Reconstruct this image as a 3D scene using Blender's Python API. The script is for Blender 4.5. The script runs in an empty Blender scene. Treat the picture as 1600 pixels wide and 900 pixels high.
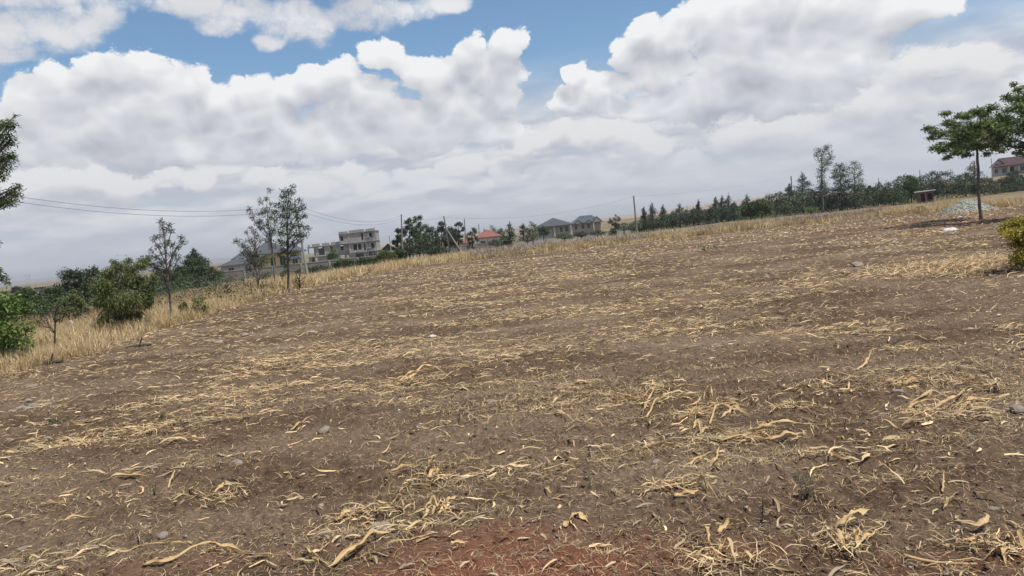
import bpy, bmesh, math, random
import numpy as np
from mathutils import Matrix, Vector
random.seed(7)
rng = np.random.default_rng(11)
S = bpy.context.scene
COL = S.collection
R = math.radians

# ------------------------------------------------------------------ camera
F = 1180.0                       # focal length in pixels of the 1600 px wide photograph
CAMZ = 2.2
PITCH, ROLL = R(4.25), R(-6.0)
camd = bpy.data.cameras.new("camera")
cam = bpy.data.objects.new("camera", camd)
COL.objects.link(cam)
camd.sensor_width = 36.0
camd.lens = 36.0 * F / 1600.0
camd.clip_start = 0.05
camd.clip_end = 40000.0
MC = Matrix.Rotation(math.pi / 2 - PITCH, 3, 'X') @ Matrix.Rotation(ROLL, 3, 'Z')
cam.matrix_world = Matrix.Translation((0, 0, CAMZ)) @ MC.to_4x4()
S.camera = cam

# ------------------------------------------------------------------ light
SUN_EL, SUN_AZ = R(64), R(118)     # azimuth clockwise from +Y (the view direction)
sl = bpy.data.lights.new("sun", 'SUN')
sl.energy = 5.0
sl.angle = R(0.53)
sl.color = (1.0, 0.95, 0.87)
sun = bpy.data.objects.new("sun", sl)
COL.objects.link(sun)
sd = Vector((math.sin(SUN_AZ) * math.cos(SUN_EL), math.cos(SUN_AZ) * math.cos(SUN_EL), math.sin(SUN_EL)))
sun.rotation_euler = sd.to_track_quat('Z', 'Y').to_euler()
S.view_settings.view_transform = 'Standard'
S.view_settings.look = 'None'
S.view_settings.exposure = 0.0
S.view_settings.gamma = 1.0
S.view_settings.use_curve_mapping = False

# ------------------------------------------------------------------ pixel helpers (photo pixels -> places on the ground)
def ray(u, v):
    d = MC @ Vector(((u - 800.0) / F, (450.0 - v) / F, -1.0))
    return d.normalized()
def azel(u, v):
    d = ray(u, v)
    return math.atan2(d.x, d.y), math.asin(d.z)

# ------------------------------------------------------------------ node helper
class NT:
    def __init__(s, tree):
        s.t = tree; s.n = tree.nodes; s.l = tree.links
    def put(s, sock, v):
        if v is None: return
        if isinstance(v, bpy.types.NodeSocket): s.l.new(v, sock)
        elif isinstance(v, (tuple, list)):
            sock.default_value = tuple(v) + ((1.0,) if sock.type == 'RGBA' and len(v) == 3 else ())
        else:
            sock.default_value = v
    def math(s, op, a, b=None, c=None, clamp=False):
        n = s.n.new('ShaderNodeMath'); n.operation = op; n.use_clamp = clamp
        for i, v in enumerate((a, b, c)): s.put(n.inputs[i], v)
        return n.outputs[0]
    def vec(s, op, a, b=None, c=None):
        n = s.n.new('ShaderNodeVectorMath'); n.operation = op
        s.put(n.inputs[0], a); s.put(n.inputs[1], b)
        if c is not None: s.put(n.inputs[2], c)
        return n.outputs['Value'] if op in ('LENGTH', 'DOT_PRODUCT', 'DISTANCE') else n.outputs[0]
    def comb(s, x, y, z=0.0):
        n = s.n.new('ShaderNodeCombineXYZ')
        for i, v in enumerate((x, y, z)): s.put(n.inputs[i], v)
        return n.outputs[0]
    def sep(s, v):
        n = s.n.new('ShaderNodeSeparateXYZ'); s.put(n.inputs[0], v); return n.outputs
    def noise(s, v, scale=5.0, detail=3.0, rough=0.5, dist=0.0, col=False):
        n = s.n.new('ShaderNodeTexNoise'); s.put(n.inputs['Vector'], v)
        for k, x in (('Scale', scale), ('Detail', detail), ('Roughness', rough), ('Distortion', dist)): s.put(n.inputs[k], x)
        return n.outputs['Color'] if col else n.outputs[0]
    def voro(s, v, scale=5.0, feature='F1', rand=1.0, out='Distance', smooth=None):
        n = s.n.new('ShaderNodeTexVoronoi'); n.feature = feature; s.put(n.inputs['Vector'], v)
        s.put(n.inputs['Scale'], scale); s.put(n.inputs['Randomness'], rand)
        if smooth is not None: n.inputs['Smoothness'].default_value = smooth
        return n.outputs[out]
    def rng(s, v, a, b, c=0.0, d=1.0, smooth=False):
        n = s.n.new('ShaderNodeMapRange'); n.clamp = True
        if smooth: n.interpolation_type = 'SMOOTHSTEP'
        for i, x in enumerate((v, a, b, c, d)): s.put(n.inputs[i], x)
        return n.outputs[0]
    def mix(s, f, a, b, mode='MIX'):
        n = s.n.new('ShaderNodeMix'); n.data_type = 'RGBA'; n.blend_type = mode
        s.put(n.inputs[0], f); s.put(n.inputs[6], a); s.put(n.inputs[7], b)
        return n.outputs[2]
    def ramp(s, f, stops):
        n = s.n.new('ShaderNodeValToRGB'); e = n.color_ramp.elements
        while len(e) < len(stops): e.new(0.5)
        for q, (p, c) in zip(e, stops): q.position = p; q.color = tuple(c) + (1.0,)
        s.put(n.inputs[0], f); return n.outputs[0]

# ------------------------------------------------------------------ sky with cumulus
W = bpy.data.worlds.new("World"); S.world = W; W.use_nodes = True
W.node_tree.nodes.clear()
w = NT(W.node_tree)
SKY_STRENGTH = 0.1
sky = w.n.new('ShaderNodeTexSky'); sky.sky_type = 'NISHITA'; sky.sun_disc = False
sky.sun_elevation = SUN_EL; sky.sun_rotation = SUN_AZ
sky.air_density = 1.25; sky.dust_density = 1.0; sky.ozone_density = 2.5; sky.altitude = 1500
dirv = w.n.new('ShaderNodeTexCoord').outputs['Generated']
dx, dy, dz = w.sep(dirv)
AZ = w.math('ARCTAN2', dx, dy); EL = w.math('ARCSINE', dz)
# cumulus heaps: (u, v, half width, half height) in photo pixels, turned into azimuth and elevation
HEAPS = [
 # great bank, from the left
 (165,108,62,42),(222,104,48,36),(110,140,66,46),(60,185,74,46),(-20,215,80,46),(285,135,62,42),(330,158,62,40),(230,175,120,60),(140,205,110,40),
 (400,146,52,34),(452,150,44,36),(400,200,120,46),(492,128,40,36),(532,118,50,36),(598,92,46,36),(645,112,42,34),(560,170,100,58),(690,125,42,32),
 (735,82,36,36),(790,72,40,34),(770,115,62,46),(700,175,110,50),(790,150,36,36),(520,222,130,40),(660,215,100,42),(70,232,120,36),(250,232,130,34),(790,205,60,30),(400,235,110,28),
 # middle heap
 (905,112,22,24),(935,132,34,26),(975,124,26,16),(900,160,42,32),(950,160,56,28),
 # right bank
 (1005,52,34,26),(985,80,36,30),(1050,60,62,44),(1110,32,66,50),(1040,110,62,38),(1190,25,100,58),(1160,100,110,52),(1300,25,120,60),(1280,95,130,44),
 (1400,20,80,42),(1450,15,50,30),(1100,160,120,46),(1230,150,120,42),(1020,165,60,30),
]
FAR = [
 (540,268,36,30),(500,290,60,24),(580,285,50,22),(264,268,22,26),(310,285,42,22),(200,290,70,28),(90,280,90,34),(-20,290,70,30),(420,280,50,24),(720,268,70,30),(650,275,50,26),
 (795,262,46,28),(845,212,34,28),(815,222,30,22),(880,205,44,32),(935,215,70,38),(900,270,90,36),(1010,230,70,36),(1060,265,100,34),
 (1440,98,62,34),(1500,95,56,34),(1545,110,44,28),(1380,150,120,40),(1520,150,100,40),(1640,140,80,40),(1240,205,80,30),(1160,215,90,34),(1330,215,120,36),(1480,215,120,40),(1230,260,140,34),
]
TOPS = [   # nearer cloud overhead, at the top of the frame
 (40,45,110,44),(-60,60,110,52),(130,25,70,30),(20,85,60,20),(-10,-20,200,40),(290,2,110,26),(380,18,95,32),(350,42,44,24),(455,30,90,38),(500,45,46,30),(560,20,90,36),(640,12,80,26),(700,4,50,18),(420,62,32,16),
 (500,-50,400,44),
]
def heap_field(p, blobs):
    cur = None
    for (u, v, ru, rv) in blobs:
        a, e = azel(u, v); ru, rv = ru / F * 1.15, rv / F * 1.2
        q = w.vec('MULTIPLY_ADD', p, (1 / ru, 1 / rv, 0), (-a / ru, -e / rv, 0))
        L = w.vec('LENGTH', q)
        cur = L if cur is None else w.math('SMOOTH_MIN', cur, L, 0.22)
    return cur
def squash(a, e):                        # texture space: cloud detail flattens towards the horizon
    ey = w.math('POWER', w.math('MAXIMUM', w.math('ADD', e, 0.02), 0.001), 0.8)
    return w.comb(a, w.math('MULTIPLY', ey, 1.15), 0.0)
def billow(v, scale, detail=2.0, rough=0.5):
    n = w.noise(v, scale, detail, rough)
    return w.math('ABSOLUTE', w.math('MULTIPLY_ADD', n, 2.0, -1.0))
def density(a, e, blobs, seed, wild, full):
    p = w.comb(a, e, 0.0)
    q = w.vec('ADD', squash(a, e), (seed, 0, seed))
    wob = w.vec('MULTIPLY_ADD', w.noise(q, 16.0, 2.0, col=True), (0.05, 0.04, 0.0), (-0.025, -0.020, 0.0))
    L = heap_field(w.vec('ADD', p, wob), blobs)
    # the same kind of clouds all round, outside the part of the sky in view
    far = w.rng(w.vec('LENGTH', w.vec('MULTIPLY', p, (1.0, 1.6, 0.0))), 0.72, 0.95)
    n = w.noise(w.vec('ADD', w.vec('MULTIPLY', dirv, (1.0, 1.0, 2.0)), (seed, 0, 0)), wild, 4.0, 0.55)
    Lo = w.math('MULTIPLY_ADD', n, -5.0, 3.6)
    L = w.math('MINIMUM', L, w.math('ADD', Lo, w.math('MULTIPLY_ADD', far, -4.0, 4.0)))
    b1 = billow(q, 15.0, 1.0); b2 = billow(q, 34.0, 1.0)
    d = w.math('SUBTRACT', 1.0, L)
    d = w.math('MINIMUM', d, w.math('MULTIPLY_ADD', d, 0.35, 0.40))
    d = w.math('MULTIPLY_ADD', b1, 0.55, d)
    d = w.math('MULTIPLY_ADD', b2, 0.30, d)
    d = w.math('ADD', d, -0.40)
    if not full: return d, None
    b3 = billow(q, 80.0, 3.0, 0.62)
    return d, w.math('MULTIPLY_ADD', b3, 0.27, w.math('ADD', d, -0.045))
def cloud_layer(blobs, seed, wild, gain, edge):
    d0, D0 = density(AZ, EL, blobs, seed, wild, True)
    d1, _ = density(w.math('ADD', AZ, 0.006), w.math('ADD', EL, 0.026), blobs, seed, wild, False)
    m = w.rng(D0, 0.0, edge, smooth=True)
    lit = w.math('MULTIPLY_ADD', w.math('SUBTRACT', d0, d1), gain, 0.42)
    lit = w.math('MULTIPLY_ADD', w.math('SUBTRACT', D0, d0), 0.55, lit)     # small puffs
    return D0, m, lit
K = 1.0 / SKY_STRENGTH
def kc(r, g, b): return (r * K, g * K, b * K)
# thin stratus low down
qs = squash(AZ, EL)
st = w.noise(w.vec('MULTIPLY', qs, (1.0, 2.6, 1.0)), 9.0, 4.0, 0.5)
st2 = w.noise(w.vec('MULTIPLY_ADD', qs, (1.0, 2.6, 1.0), (0.003, 0.05, 0.0)), 9.0, 4.0, 0.5)
veil = w.math('MULTIPLY', w.rng(EL, 0.12, 0.23, 1.0, 0.0, smooth=True), w.rng(st, 0.25, 0.5, 0.66, 1.0))
veilcol = w.mix(w.math('MULTIPLY_ADD', w.math('SUBTRACT', st, st2), 4.2, 0.42, clamp=True), kc(0.51, 0.535, 0.615), kc(0.78, 0.785, 0.80))
nis = w.mix(0.86, sky.outputs[0], w.vec('MULTIPLY', sky.outputs[0], (0.98, 1.17, 1.24)))
c = w.mix(veil, nis, veilcol)
for blobs, seed, wild, gain, edge, dark, light in (
        (FAR, 5.3, 2.7, 1.45, 0.26, kc(0.46, 0.48, 0.56), kc(0.86, 0.855, 0.85)),
        (HEAPS, 3.7, 2.4, 1.05, 0.13, kc(0.43, 0.445, 0.515), kc(0.91, 0.92, 0.93)),
        (TOPS, 9.1, 2.0, 0.65, 0.45, kc(0.52, 0.535, 0.595), kc(0.84, 0.85, 0.87))):
    D0, m, lit = cloud_layer(blobs, seed, wild, gain, edge)
    deep = w.rng(D0, 0.0, 0.9, 0.22, -0.14)
    broad = w.noise(w.vec('MULTIPLY', qs, (1.0, 1.9, 1.0)), 8.0, 2.0, 0.5)   # heaps shading each other
    deep = w.math('MULTIPLY_ADD', w.math('SUBTRACT', broad, 0.5), 1.15, deep)
    lit = w.math('ADD', lit, deep, clamp=True)
    cc = w.mix(lit, dark, light)
    cc = w.mix(w.rng(EL, 0.0, 0.17, 0.60, 0.0), cc, kc(0.57, 0.60, 0.68))
    m = w.math('MULTIPLY', m, w.rng(EL, 0.0, 0.10, 0.2, 1.0))
    c = w.mix(m, c, cc)
# air light at the horizon
hz = w.rng(EL, -0.02, 0.10, 0.85, 0.0, smooth=True)
c = w.mix(hz, c, kc(0.60, 0.64, 0.725))
bg = w.n.new('ShaderNodeBackground'); bg.inputs[1].default_value = SKY_STRENGTH
w.l.new(c, bg.inputs[0])
wo = w.n.new('ShaderNodeOutputWorld'); w.l.new(bg.outputs[0], wo.inputs[0])
W.cycles.sampling_method = 'MANUAL'; W.cycles.sample_map_resolution = 256

# ================================================================== helpers
def lat(ix, iy, seed):
    h = (ix.astype(np.int64) * 374761393 + iy.astype(np.int64) * 668265263 + seed * 974634529) & 0xFFFFFFFF
    h = ((h ^ (h >> 13)) * 1274126177) & 0xFFFFFFFF
    return ((h ^ (h >> 16)) & 0xFFFF) / 65535.0
def vnoise(x, y, seed=0):
    x = np.asarray(x, float); y = np.asarray(y, float)
    ix = np.floor(x); iy = np.floor(y); fx = x - ix; fy = y - iy
    fx = fx * fx * (3 - 2 * fx); fy = fy * fy * (3 - 2 * fy)
    a = lat(ix, iy, seed); b = lat(ix + 1, iy, seed); c_ = lat(ix, iy + 1, seed); d = lat(ix + 1, iy + 1, seed)
    return (a * (1 - fx) + b * fx) * (1 - fy) + (c_ * (1 - fx) + d * fx) * fy
def fbm(x, y, seed=0, oct=4, rough=0.5):
    s = 0; a = 1.0; t = 0
    for o in range(oct):
        s = s + a * vnoise(x * 2 ** o + 17.3 * o, y * 2 ** o - 9.1 * o, seed + o); t += a; a *= rough
    return s / t
def sstep(a, b, x):
    t = np.clip((np.asarray(x, float) - a) / (b - a), 0, 1); return t * t * (3 - 2 * t)

def height(x, y):            # the lie of the land: level field, falling away gently behind it towards the left
    x = np.asarray(x, float); y = np.asarray(y, float)
    fall = -2.6 * sstep(75, 240, y) * sstep(45, -15, x - 0.08 * y)
    fall = fall + 3.3 * sstep(125, 195, y) * sstep(55, 110, x)
    return fall + 0.10 * (fbm(x / 19, y / 19, 5, 2) - 0.5) * sstep(3, 14, np.hypot(x, y))
def hz(x, y): return float(height(x, y))

def W3(u, v, d):             # point d metres ahead seen at photo pixel (u, v)
    r = ray(u, v); return Vector((r.x / r.y * d, d, CAMZ + r.z / r.y * d))
def G(u, v):                 # point of the ground seen at photo pixel (u, v)
    r = ray(u, v); t = CAMZ / -r.z
    for _ in range(4): t = (CAMZ - hz(r.x * t, r.y * t)) / -r.z
    return Vector((r.x * t, r.y * t, hz(r.x * t, r.y * t)))
def at(u, d, v=None):        # standing point on the ground d metres ahead in the direction of column u (near row v)
    v = v if v is not None else 445 - 0.105 * u
    p = W3(u, v, d)
    for _ in range(3):
        # slide along the rolled column until the row meets the ground
        z = hz(p.x, p.y); v2 = v + (p.z - z) * F / d; p = W3(u, v2, d) if abs(v2) < 3000 else p
    return Vector((p.x, p.y, hz(p.x, p.y)))

def tag(o, label=None, cat=None, group=None, kind=None):
    for k, v in (('label', label), ('category', cat), ('group', group), ('kind', kind)):
        if v: o[k] = v
    return o
def link(o, parent=None):
    COL.objects.link(o)
    if parent is not None: o.parent = parent
    return o
def thing(name, label, cat, loc=(0, 0, 0), rz=0.0, group=None):
    o = bpy.data.objects.new(name, None); o.empty_display_size = 0.2
    link(o); o.location = loc; o.rotation_euler = (0, 0, rz)
    return tag(o, label, cat, group)
def np_mesh(name, verts, faces, smooth=False):
    """verts (n,3), faces (m,k) numpy; one polygon size"""
    me = bpy.data.meshes.new(name)
    verts = np.ascontiguousarray(verts, dtype=np.float32); faces = np.ascontiguousarray(faces, dtype=np.int32)
    m, k = faces.shape
    me.vertices.add(len(verts)); me.vertices.foreach_set('co', verts.ravel())
    me.loops.add(m * k); me.loops.foreach_set('vertex_index', faces.ravel())
    me.polygons.add(m); me.polygons.foreach_set('loop_start', np.arange(0, m * k, k, dtype=np.int32))
    if smooth: me.polygons.foreach_set('use_smooth', np.ones(m, dtype=bool))
    me.update(calc_edges=True)
    return me
def ob(name, me, mat, parent=None, loc=None):
    o = bpy.data.objects.new(name, me); link(o, parent)
    if mat is not None and not len(me.materials): me.materials.append(mat)
    if loc is not None: o.location = loc
    return o

class MB:                     # collects boxes, prisms and tubes into one mesh
    def __init__(s): s.v = []; s.f = []
    def add(s, vs, fs):
        n = len(s.v); s.v += [tuple(q) for q in vs]; s.f += [tuple(i + n for i in f) for f in fs]
    def box(s, x0, x1, y0, y1, z0, z1):
        s.add([(x0, y0, z0), (x1, y0, z0), (x1, y1, z0), (x0, y1, z0), (x0, y0, z1), (x1, y0, z1), (x1, y1, z1), (x0, y1, z1)],
              [(0, 3, 2, 1), (4, 5, 6, 7), (0, 1, 5, 4), (1, 2, 6, 5), (2, 3, 7, 6), (3, 0, 4, 7)])
    def tube(s, pts, rad, n=7, cap=True):
        pts = [Vector(p) for p in pts]; k = len(pts); rad = rad if isinstance(rad, (list, tuple)) else [rad] * k
        vs = []; up = Vector((0.03, 1, 0.02))
        for i, p in enumerate(pts):
            t = (pts[min(i + 1, k - 1)] - pts[max(i - 1, 0)])
            t = t.normalized() if t.length > 1e-9 else Vector((0, 0, 1))
            a = t.cross(up)
            a = a.normalized() if a.length > 1e-4 else t.cross(Vector((1, 0, 0))).normalized()
            b = t.cross(a)
            for j in range(n):
                w_ = 2 * math.pi * j / n
                vs.append(p + (a * math.cos(w_) + b * math.sin(w_)) * rad[i])
        fs = [(i * n + j, i * n + (j + 1) % n, (i + 1) * n + (j + 1) % n, (i + 1) * n + j) for i in range(k - 1) for j in range(n)]
        if cap: fs += [tuple(range(n)), tuple(range((k - 1) * n, k * n))[::-1]]
        s.add(vs, fs)
    def wall(s, x0, x1, z0, z1, y0, y1, holes):
        """a wall along x with real openings: holes = [(x0,x1,z0,z1)]"""
        zs = sorted({z0, z1} | {q for h in holes for q in h[2:] if z0 < q < z1})
        for za, zb in zip(zs, zs[1:]):
            cut = sorted([(max(h[0], x0), min(h[1], x1)) for h in holes if h[2] < zb - 1e-6 and h[3] > za + 1e-6])
            x = x0
            for a, b in cut:
                if a > x + 1e-6: s.box(x, a, y0, y1, za, zb)
                x = max(x, b)
            if x < x1 - 1e-6: s.box(x, x1, y0, y1, za, zb)
    def mesh(s, name, smooth=False):
        me = bpy.data.meshes.new(name); me.from_pydata(s.v, [], s.f); me.validate()
        bm = bmesh.new(); bm.from_mesh(me); bmesh.ops.recalc_face_normals(bm, faces=bm.faces); bm.to_mesh(me); bm.free()
        if smooth: me.polygons.foreach_set('use_smooth', np.ones(len(me.polygons), dtype=bool))
        me.update(); return me
    def build(s, name, mat, parent=None, smooth=False, loc=None):
        return ob(name, s.mesh(name, smooth), mat, parent, loc)

# ------------------------------------------------------------------ materials
MATS = {}
def mat(name, c1, c2, scale=4.0, rough=0.9, island=0.0, trans=0.0, bump=0.0, bscale=None, detail=4.0, spec=0.2, stretch=(1, 1, 1), c3=None, weathered=None):
    m = bpy.data.materials.new(name); m.use_nodes = True; m.node_tree.nodes.clear(); t = NT(m.node_tree)
    co = t.n.new('ShaderNodeTexCoord').outputs['Object']
    geo = t.n.new('ShaderNodeNewGeometry')
    v = t.vec('MULTIPLY', co, stretch)
    f = t.rng(t.noise(v, scale, detail, 0.6), 0.30, 0.70)
    c_ = t.mix(f, c1, c2)
    if c3 is not None:
        c_ = t.mix(t.rng(t.noise(v, scale * 0.23, 2.0), 0.5, 0.66), c_, c3)
    if island:
        isl = geo.outputs['Random Per Island']
        k = t.math('MULTIPLY_ADD', isl, 2 * island, 1 - island)
        c_ = t.vec('MULTIPLY', c_, t.comb(k, t.math('MULTIPLY_ADD', t.math('FRACT', t.math('MULTIPLY', isl, 7.31)), island * 0.35, t.math('MULTIPLY', k, 1 - island * 0.17)), k))
    if weathered is not None:
        c_ = t.mix(t.rng(t.math('FRACT', t.math('MULTIPLY', geo.outputs['Random Per Island'], 13.7)), .50, .85, 0.0, .85), c_, weathered)
    p = t.n.new('ShaderNodeBsdfPrincipled')
    t.put(p.inputs['Base Color'], c_); p.inputs['Roughness'].default_value = rough
    p.inputs['Specular IOR Level'].default_value = spec
    if bump:
        b = t.n.new('ShaderNodeBump'); b.inputs['Strength'].default_value = 0.7; b.inputs['Distance'].default_value = bump
        t.put(b.inputs['Height'], t.noise(v, bscale or scale * 3, 5.0, 0.65)); t.l.new(b.outputs[0], p.inputs['Normal'])
    out = t.n.new('ShaderNodeOutputMaterial')
    if trans:
        tr = t.n.new('ShaderNodeBsdfTranslucent'); t.put(tr.inputs[0], c_)
        mx = t.n.new('ShaderNodeMixShader'); mx.inputs[0].default_value = trans
        t.l.new(p.outputs[0], mx.inputs[1]); t.l.new(tr.outputs[0], mx.inputs[2]); t.l.new(mx.outputs[0], out.inputs[0])
    else:
        t.l.new(p.outputs[0], out.inputs[0])
    MATS[name] = m
    return m
M = {}
M['bark'] = mat('bark', (.10, .085, .07), (.19, .165, .14), 6, stretch=(1, 1, .25), bump=.02)
M['bark_dark'] = mat('bark_dark', (.045, .038, .03), (.09, .075, .06), 6, stretch=(1, 1, .25), bump=.02)
M['leaf_dark'] = mat('leaf_dark', (.040, .066, .028), (.078, .112, .045), .8, .55, island=.38, trans=.28, spec=.3)
M['leaf_mid'] = mat('leaf_mid', (.052, .088, .026), (.095, .135, .045), .8, .55, island=.38, trans=.3, spec=.3)
M['leaf_tree'] = mat('leaf_tree', (.095, .145, .042), (.175, .228, .075), .9, .5, island=.42, trans=.34, spec=.35)
M['leaf_bright'] = mat('leaf_bright', (.085, .145, .028), (.15, .215, .050), .9, .5, island=.35, trans=.25, spec=.3)
M['leaf_olive'] = mat('leaf_olive', (.092, .118, .036), (.175, .185, .062), .9, .55, island=.4, trans=.3, spec=.3)
M['leaf_grey'] = mat('leaf_grey', (.070, .086, .052), (.12, .135, .088), .8, .6, island=.38, trans=.26, spec=.25)
M['leaf_conifer'] = mat('leaf_conifer', (.032, .052, .034), (.062, .086, .054), .8, .6, island=.35, trans=.1, spec=.25)
M['leaf_yellow'] = mat('leaf_yellow', (.20, .19, .028), (.46, .36, .04), 2.2, .5, island=.3, trans=.25, spec=.3)
M['leaf_greyblue'] = mat('leaf_greyblue', (.045, .065, .040), (.085, .105, .065), .8, .6, island=.3, trans=.15)

# ================================================================== the setting
def soil_material():
    m = bpy.data.materials.new('field_soil'); m.use_nodes = True; m.node_tree.nodes.clear(); t = NT(m.node_tree)
    co = t.n.new('ShaderNodeTexCoord').outputs['Object']
    fine = t.noise(co, 38.0, 6.0, 0.7); mid = t.noise(co, 5.5, 4.0, 0.6); big = t.noise(t.vec('MULTIPLY', co, (.55, 1.0, 1.0)), .45, 3.0, 0.55)
    c_ = t.mix(t.rng(mid, .32, .68), (.070, .043, .026), (.146, .096, .060))
    c_ = t.mix(t.rng(big, .42, .66), c_, (.205, .146, .098))                 # paler dusty patches
    c_ = t.mix(t.math('MULTIPLY', t.rng(t.noise(co, 90.0, 3.0, .6), .55, .75), .6), c_, (.23, .165, .105))   # crumbs
    grit = t.noise(co, 24.0, 5.0, .75); c_ = t.vec('MULTIPLY', c_, t.comb(*[t.rng(grit, .36, .64, .66, 1.28)] * 3))     # crumb by crumb
    x, y, z = t.sep(co)
    # red earth of the verge at the near edge, under the tree and at the far right
    wob = t.math('MULTIPLY_ADD', mid, 1.5, t.math('MULTIPLY_ADD', t.noise(co, 1.3, 3.0), 1.8, -1.6))
    def patch(px, py, rx, ry, k):
        d = t.vec('LENGTH', t.vec('MULTIPLY', t.vec('SUBTRACT', co, (px, py, 0)), (1 / rx, 1 / ry, 0)))
        return t.math('MULTIPLY', t.rng(t.math('MULTIPLY_ADD', wob, .35, d), .25, 1.30, 1.0, 0.0, smooth=True), k)
    red = None
    for (u, v, rx, ry, k) in RED:
        g = G(u, v); q = patch(g.x, g.y, rx, ry, k); red = q if red is None else t.math('MAXIMUM', red, q)
    c_ = t.mix(red, c_, t.mix(t.rng(fine, .3, .7), (.15, .057, .033), (.23, .098, .060)))
    p = t.n.new('ShaderNodeBsdfPrincipled'); t.put(p.inputs['Base Color'], c_)
    p.inputs['Roughness'].default_value = .95; p.inputs['Specular IOR Level'].default_value = .12
    b = t.n.new('ShaderNodeBump'); b.inputs['Strength'].default_value = .9; b.inputs['Distance'].default_value = .036
    h = t.math('ADD', t.math('MULTIPLY', fine, .8), t.math('MULTIPLY', t.voro(co, 26.0, 'SMOOTH_F1'), -.55))
    t.put(b.inputs['Height'], h); t.l.new(b.outputs[0], p.inputs['Normal'])
    o = t.n.new('ShaderNodeOutputMaterial'); t.l.new(p.outputs[0], o.inputs[0])
    return m
RED = [(800, 905, 1.3, .62, 1.0), (775, 866, .9, .45, .75), (1000, 892, 1.3, .3, .5), (1560, 880, 1.0, .3, .35), (1430, 351, 8, 2.6, .42), (1540, 347, 5, 3.0, .6), (1590, 312, 14, 8, .5), (300, 890, 1.5, .2, .25)]
EDGE = [(-400, 700), (-200, 640), (0, 585), (100, 563), (200, 531), (300, 501), (420, 466), (560, 432), (640, 417), (760, 404), (900, 389), (1000, 379), (1150, 361), (1300, 346),
        (1420, 334), (1500, 328), (1600, 321), (1800, 303), (2100, 274)]
EP = [G(u, v) for u, v in EDGE]
EA = np.array([math.atan2(p.x, p.y) for p in EP]); ER = np.array([math.hypot(p.x, p.y) for p in EP])
def edge_r(a): return np.interp(a, EA, ER)

# field: a sheet with real clods, finer towards the viewer
NA, NR = 760, 640
AZ0, AZ1 = EA[0] + .01, R(50)
aa = np.linspace(AZ0, AZ1, NA)
tt = np.linspace(0, 1, NR)
RMIN = 2.6
rmax = edge_r(aa) + 2.0
rr = RMIN * (rmax[None, :] / RMIN) ** (tt[:, None] ** 1.12)
fx = rr * np.sin(aa)[None, :]; fy = rr * np.cos(aa)[None, :]
def soil_h(x, y):
    rows = np.sin(2 * np.pi * (y + .25 * vnoise(x / 6, y / 6, 71)) / .78)
    return (height(x, y) + .030 + .016 * rows * (.4 + .6 * vnoise(x / 5, y / 3, 31)) + .085 * (fbm(x / 1.3, y / 1.1, 21, 3) - .5)
            + .105 * (fbm(x / .19, y / .16, 23, 4, .58) - .5) + .045 * np.maximum(fbm(x / .07, y / .07, 25, 2) - .52, 0) * 2)
fz = soil_h(fx, fy)
fz = fz - .25 * sstep(.985, 1.0, tt)[:, None]           # the rim dips under the grass
idx = np.arange(NA * NR).reshape(NR, NA)
fq = np.stack([idx[:-1, :-1], idx[:-1, 1:], idx[1:, 1:], idx[1:, :-1]], -1).reshape(-1, 4)
M['soil'] = soil_material()
o = ob('ploughed_field', np_mesh('ploughed_field', np.stack([fx, fy, fz], -1).reshape(-1, 3), fq, True), M['soil'])
tag(o, kind='structure')

# ground: one sheet out to the horizon
def ground_material():
    m = bpy.data.materials.new('dry_ground'); m.use_nodes = True; m.node_tree.nodes.clear(); t = NT(m.node_tree)
    co = t.n.new('ShaderNodeTexCoord').outputs['Object']
    a = t.noise(t.vec('MULTIPLY', co, (.6, 1, 1)), .12, 4.0, .6); b_ = t.noise(co, 1.1, 5.0, .65); l = t.noise(t.vec('MULTIPLY', co, (.35, 1, 1)), .009, 4.0, .6)
    c_ = t.mix(t.rng(b_, .35, .65), (.17, .125, .075), (.29, .22, .125))
    c_ = t.mix(t.rng(a, .48, .62), c_, (.16, .115, .075))
    c_ = t.mix(t.rng(l, .50, .60), c_, (.075, .085, .045))
    c_ = t.mix(t.rng(l, .40, .33), c_, (.30, .20, .135))
    p = t.n.new('ShaderNodeBsdfPrincipled'); t.put(p.inputs['Base Color'], c_); p.inputs['Roughness'].default_value = 1.0; p.inputs['Specular IOR Level'].default_value = .1
    o = t.n.new('ShaderNodeOutputMaterial'); t.l.new(p.outputs[0], o.inputs[0]); return m
M['ground'] = ground_material()
na, nr = 240, 120
ga = np.linspace(0, 2 * np.pi, na, endpoint=False); gr = np.concatenate([[.0], 1.5 * (14000 / 1.5) ** np.linspace(0, 1, nr)])
gx = gr[:, None] * np.sin(ga)[None, :]; gy = gr[:, None] * np.cos(ga)[None, :]
gz = height(gx, gy) - .06
gid = np.arange(na * (nr + 1)).reshape(nr + 1, na)
gq = np.stack([gid[:-1, :], np.roll(gid[:-1, :], -1, 1), np.roll(gid[1:, :], -1, 1), gid[1:, :]], -1).reshape(-1, 4)
o = ob('ground', np_mesh('ground', np.stack([gx, gy, gz], -1).reshape(-1, 3), gq, True), M['ground']); tag(o, kind='structure')

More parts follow.
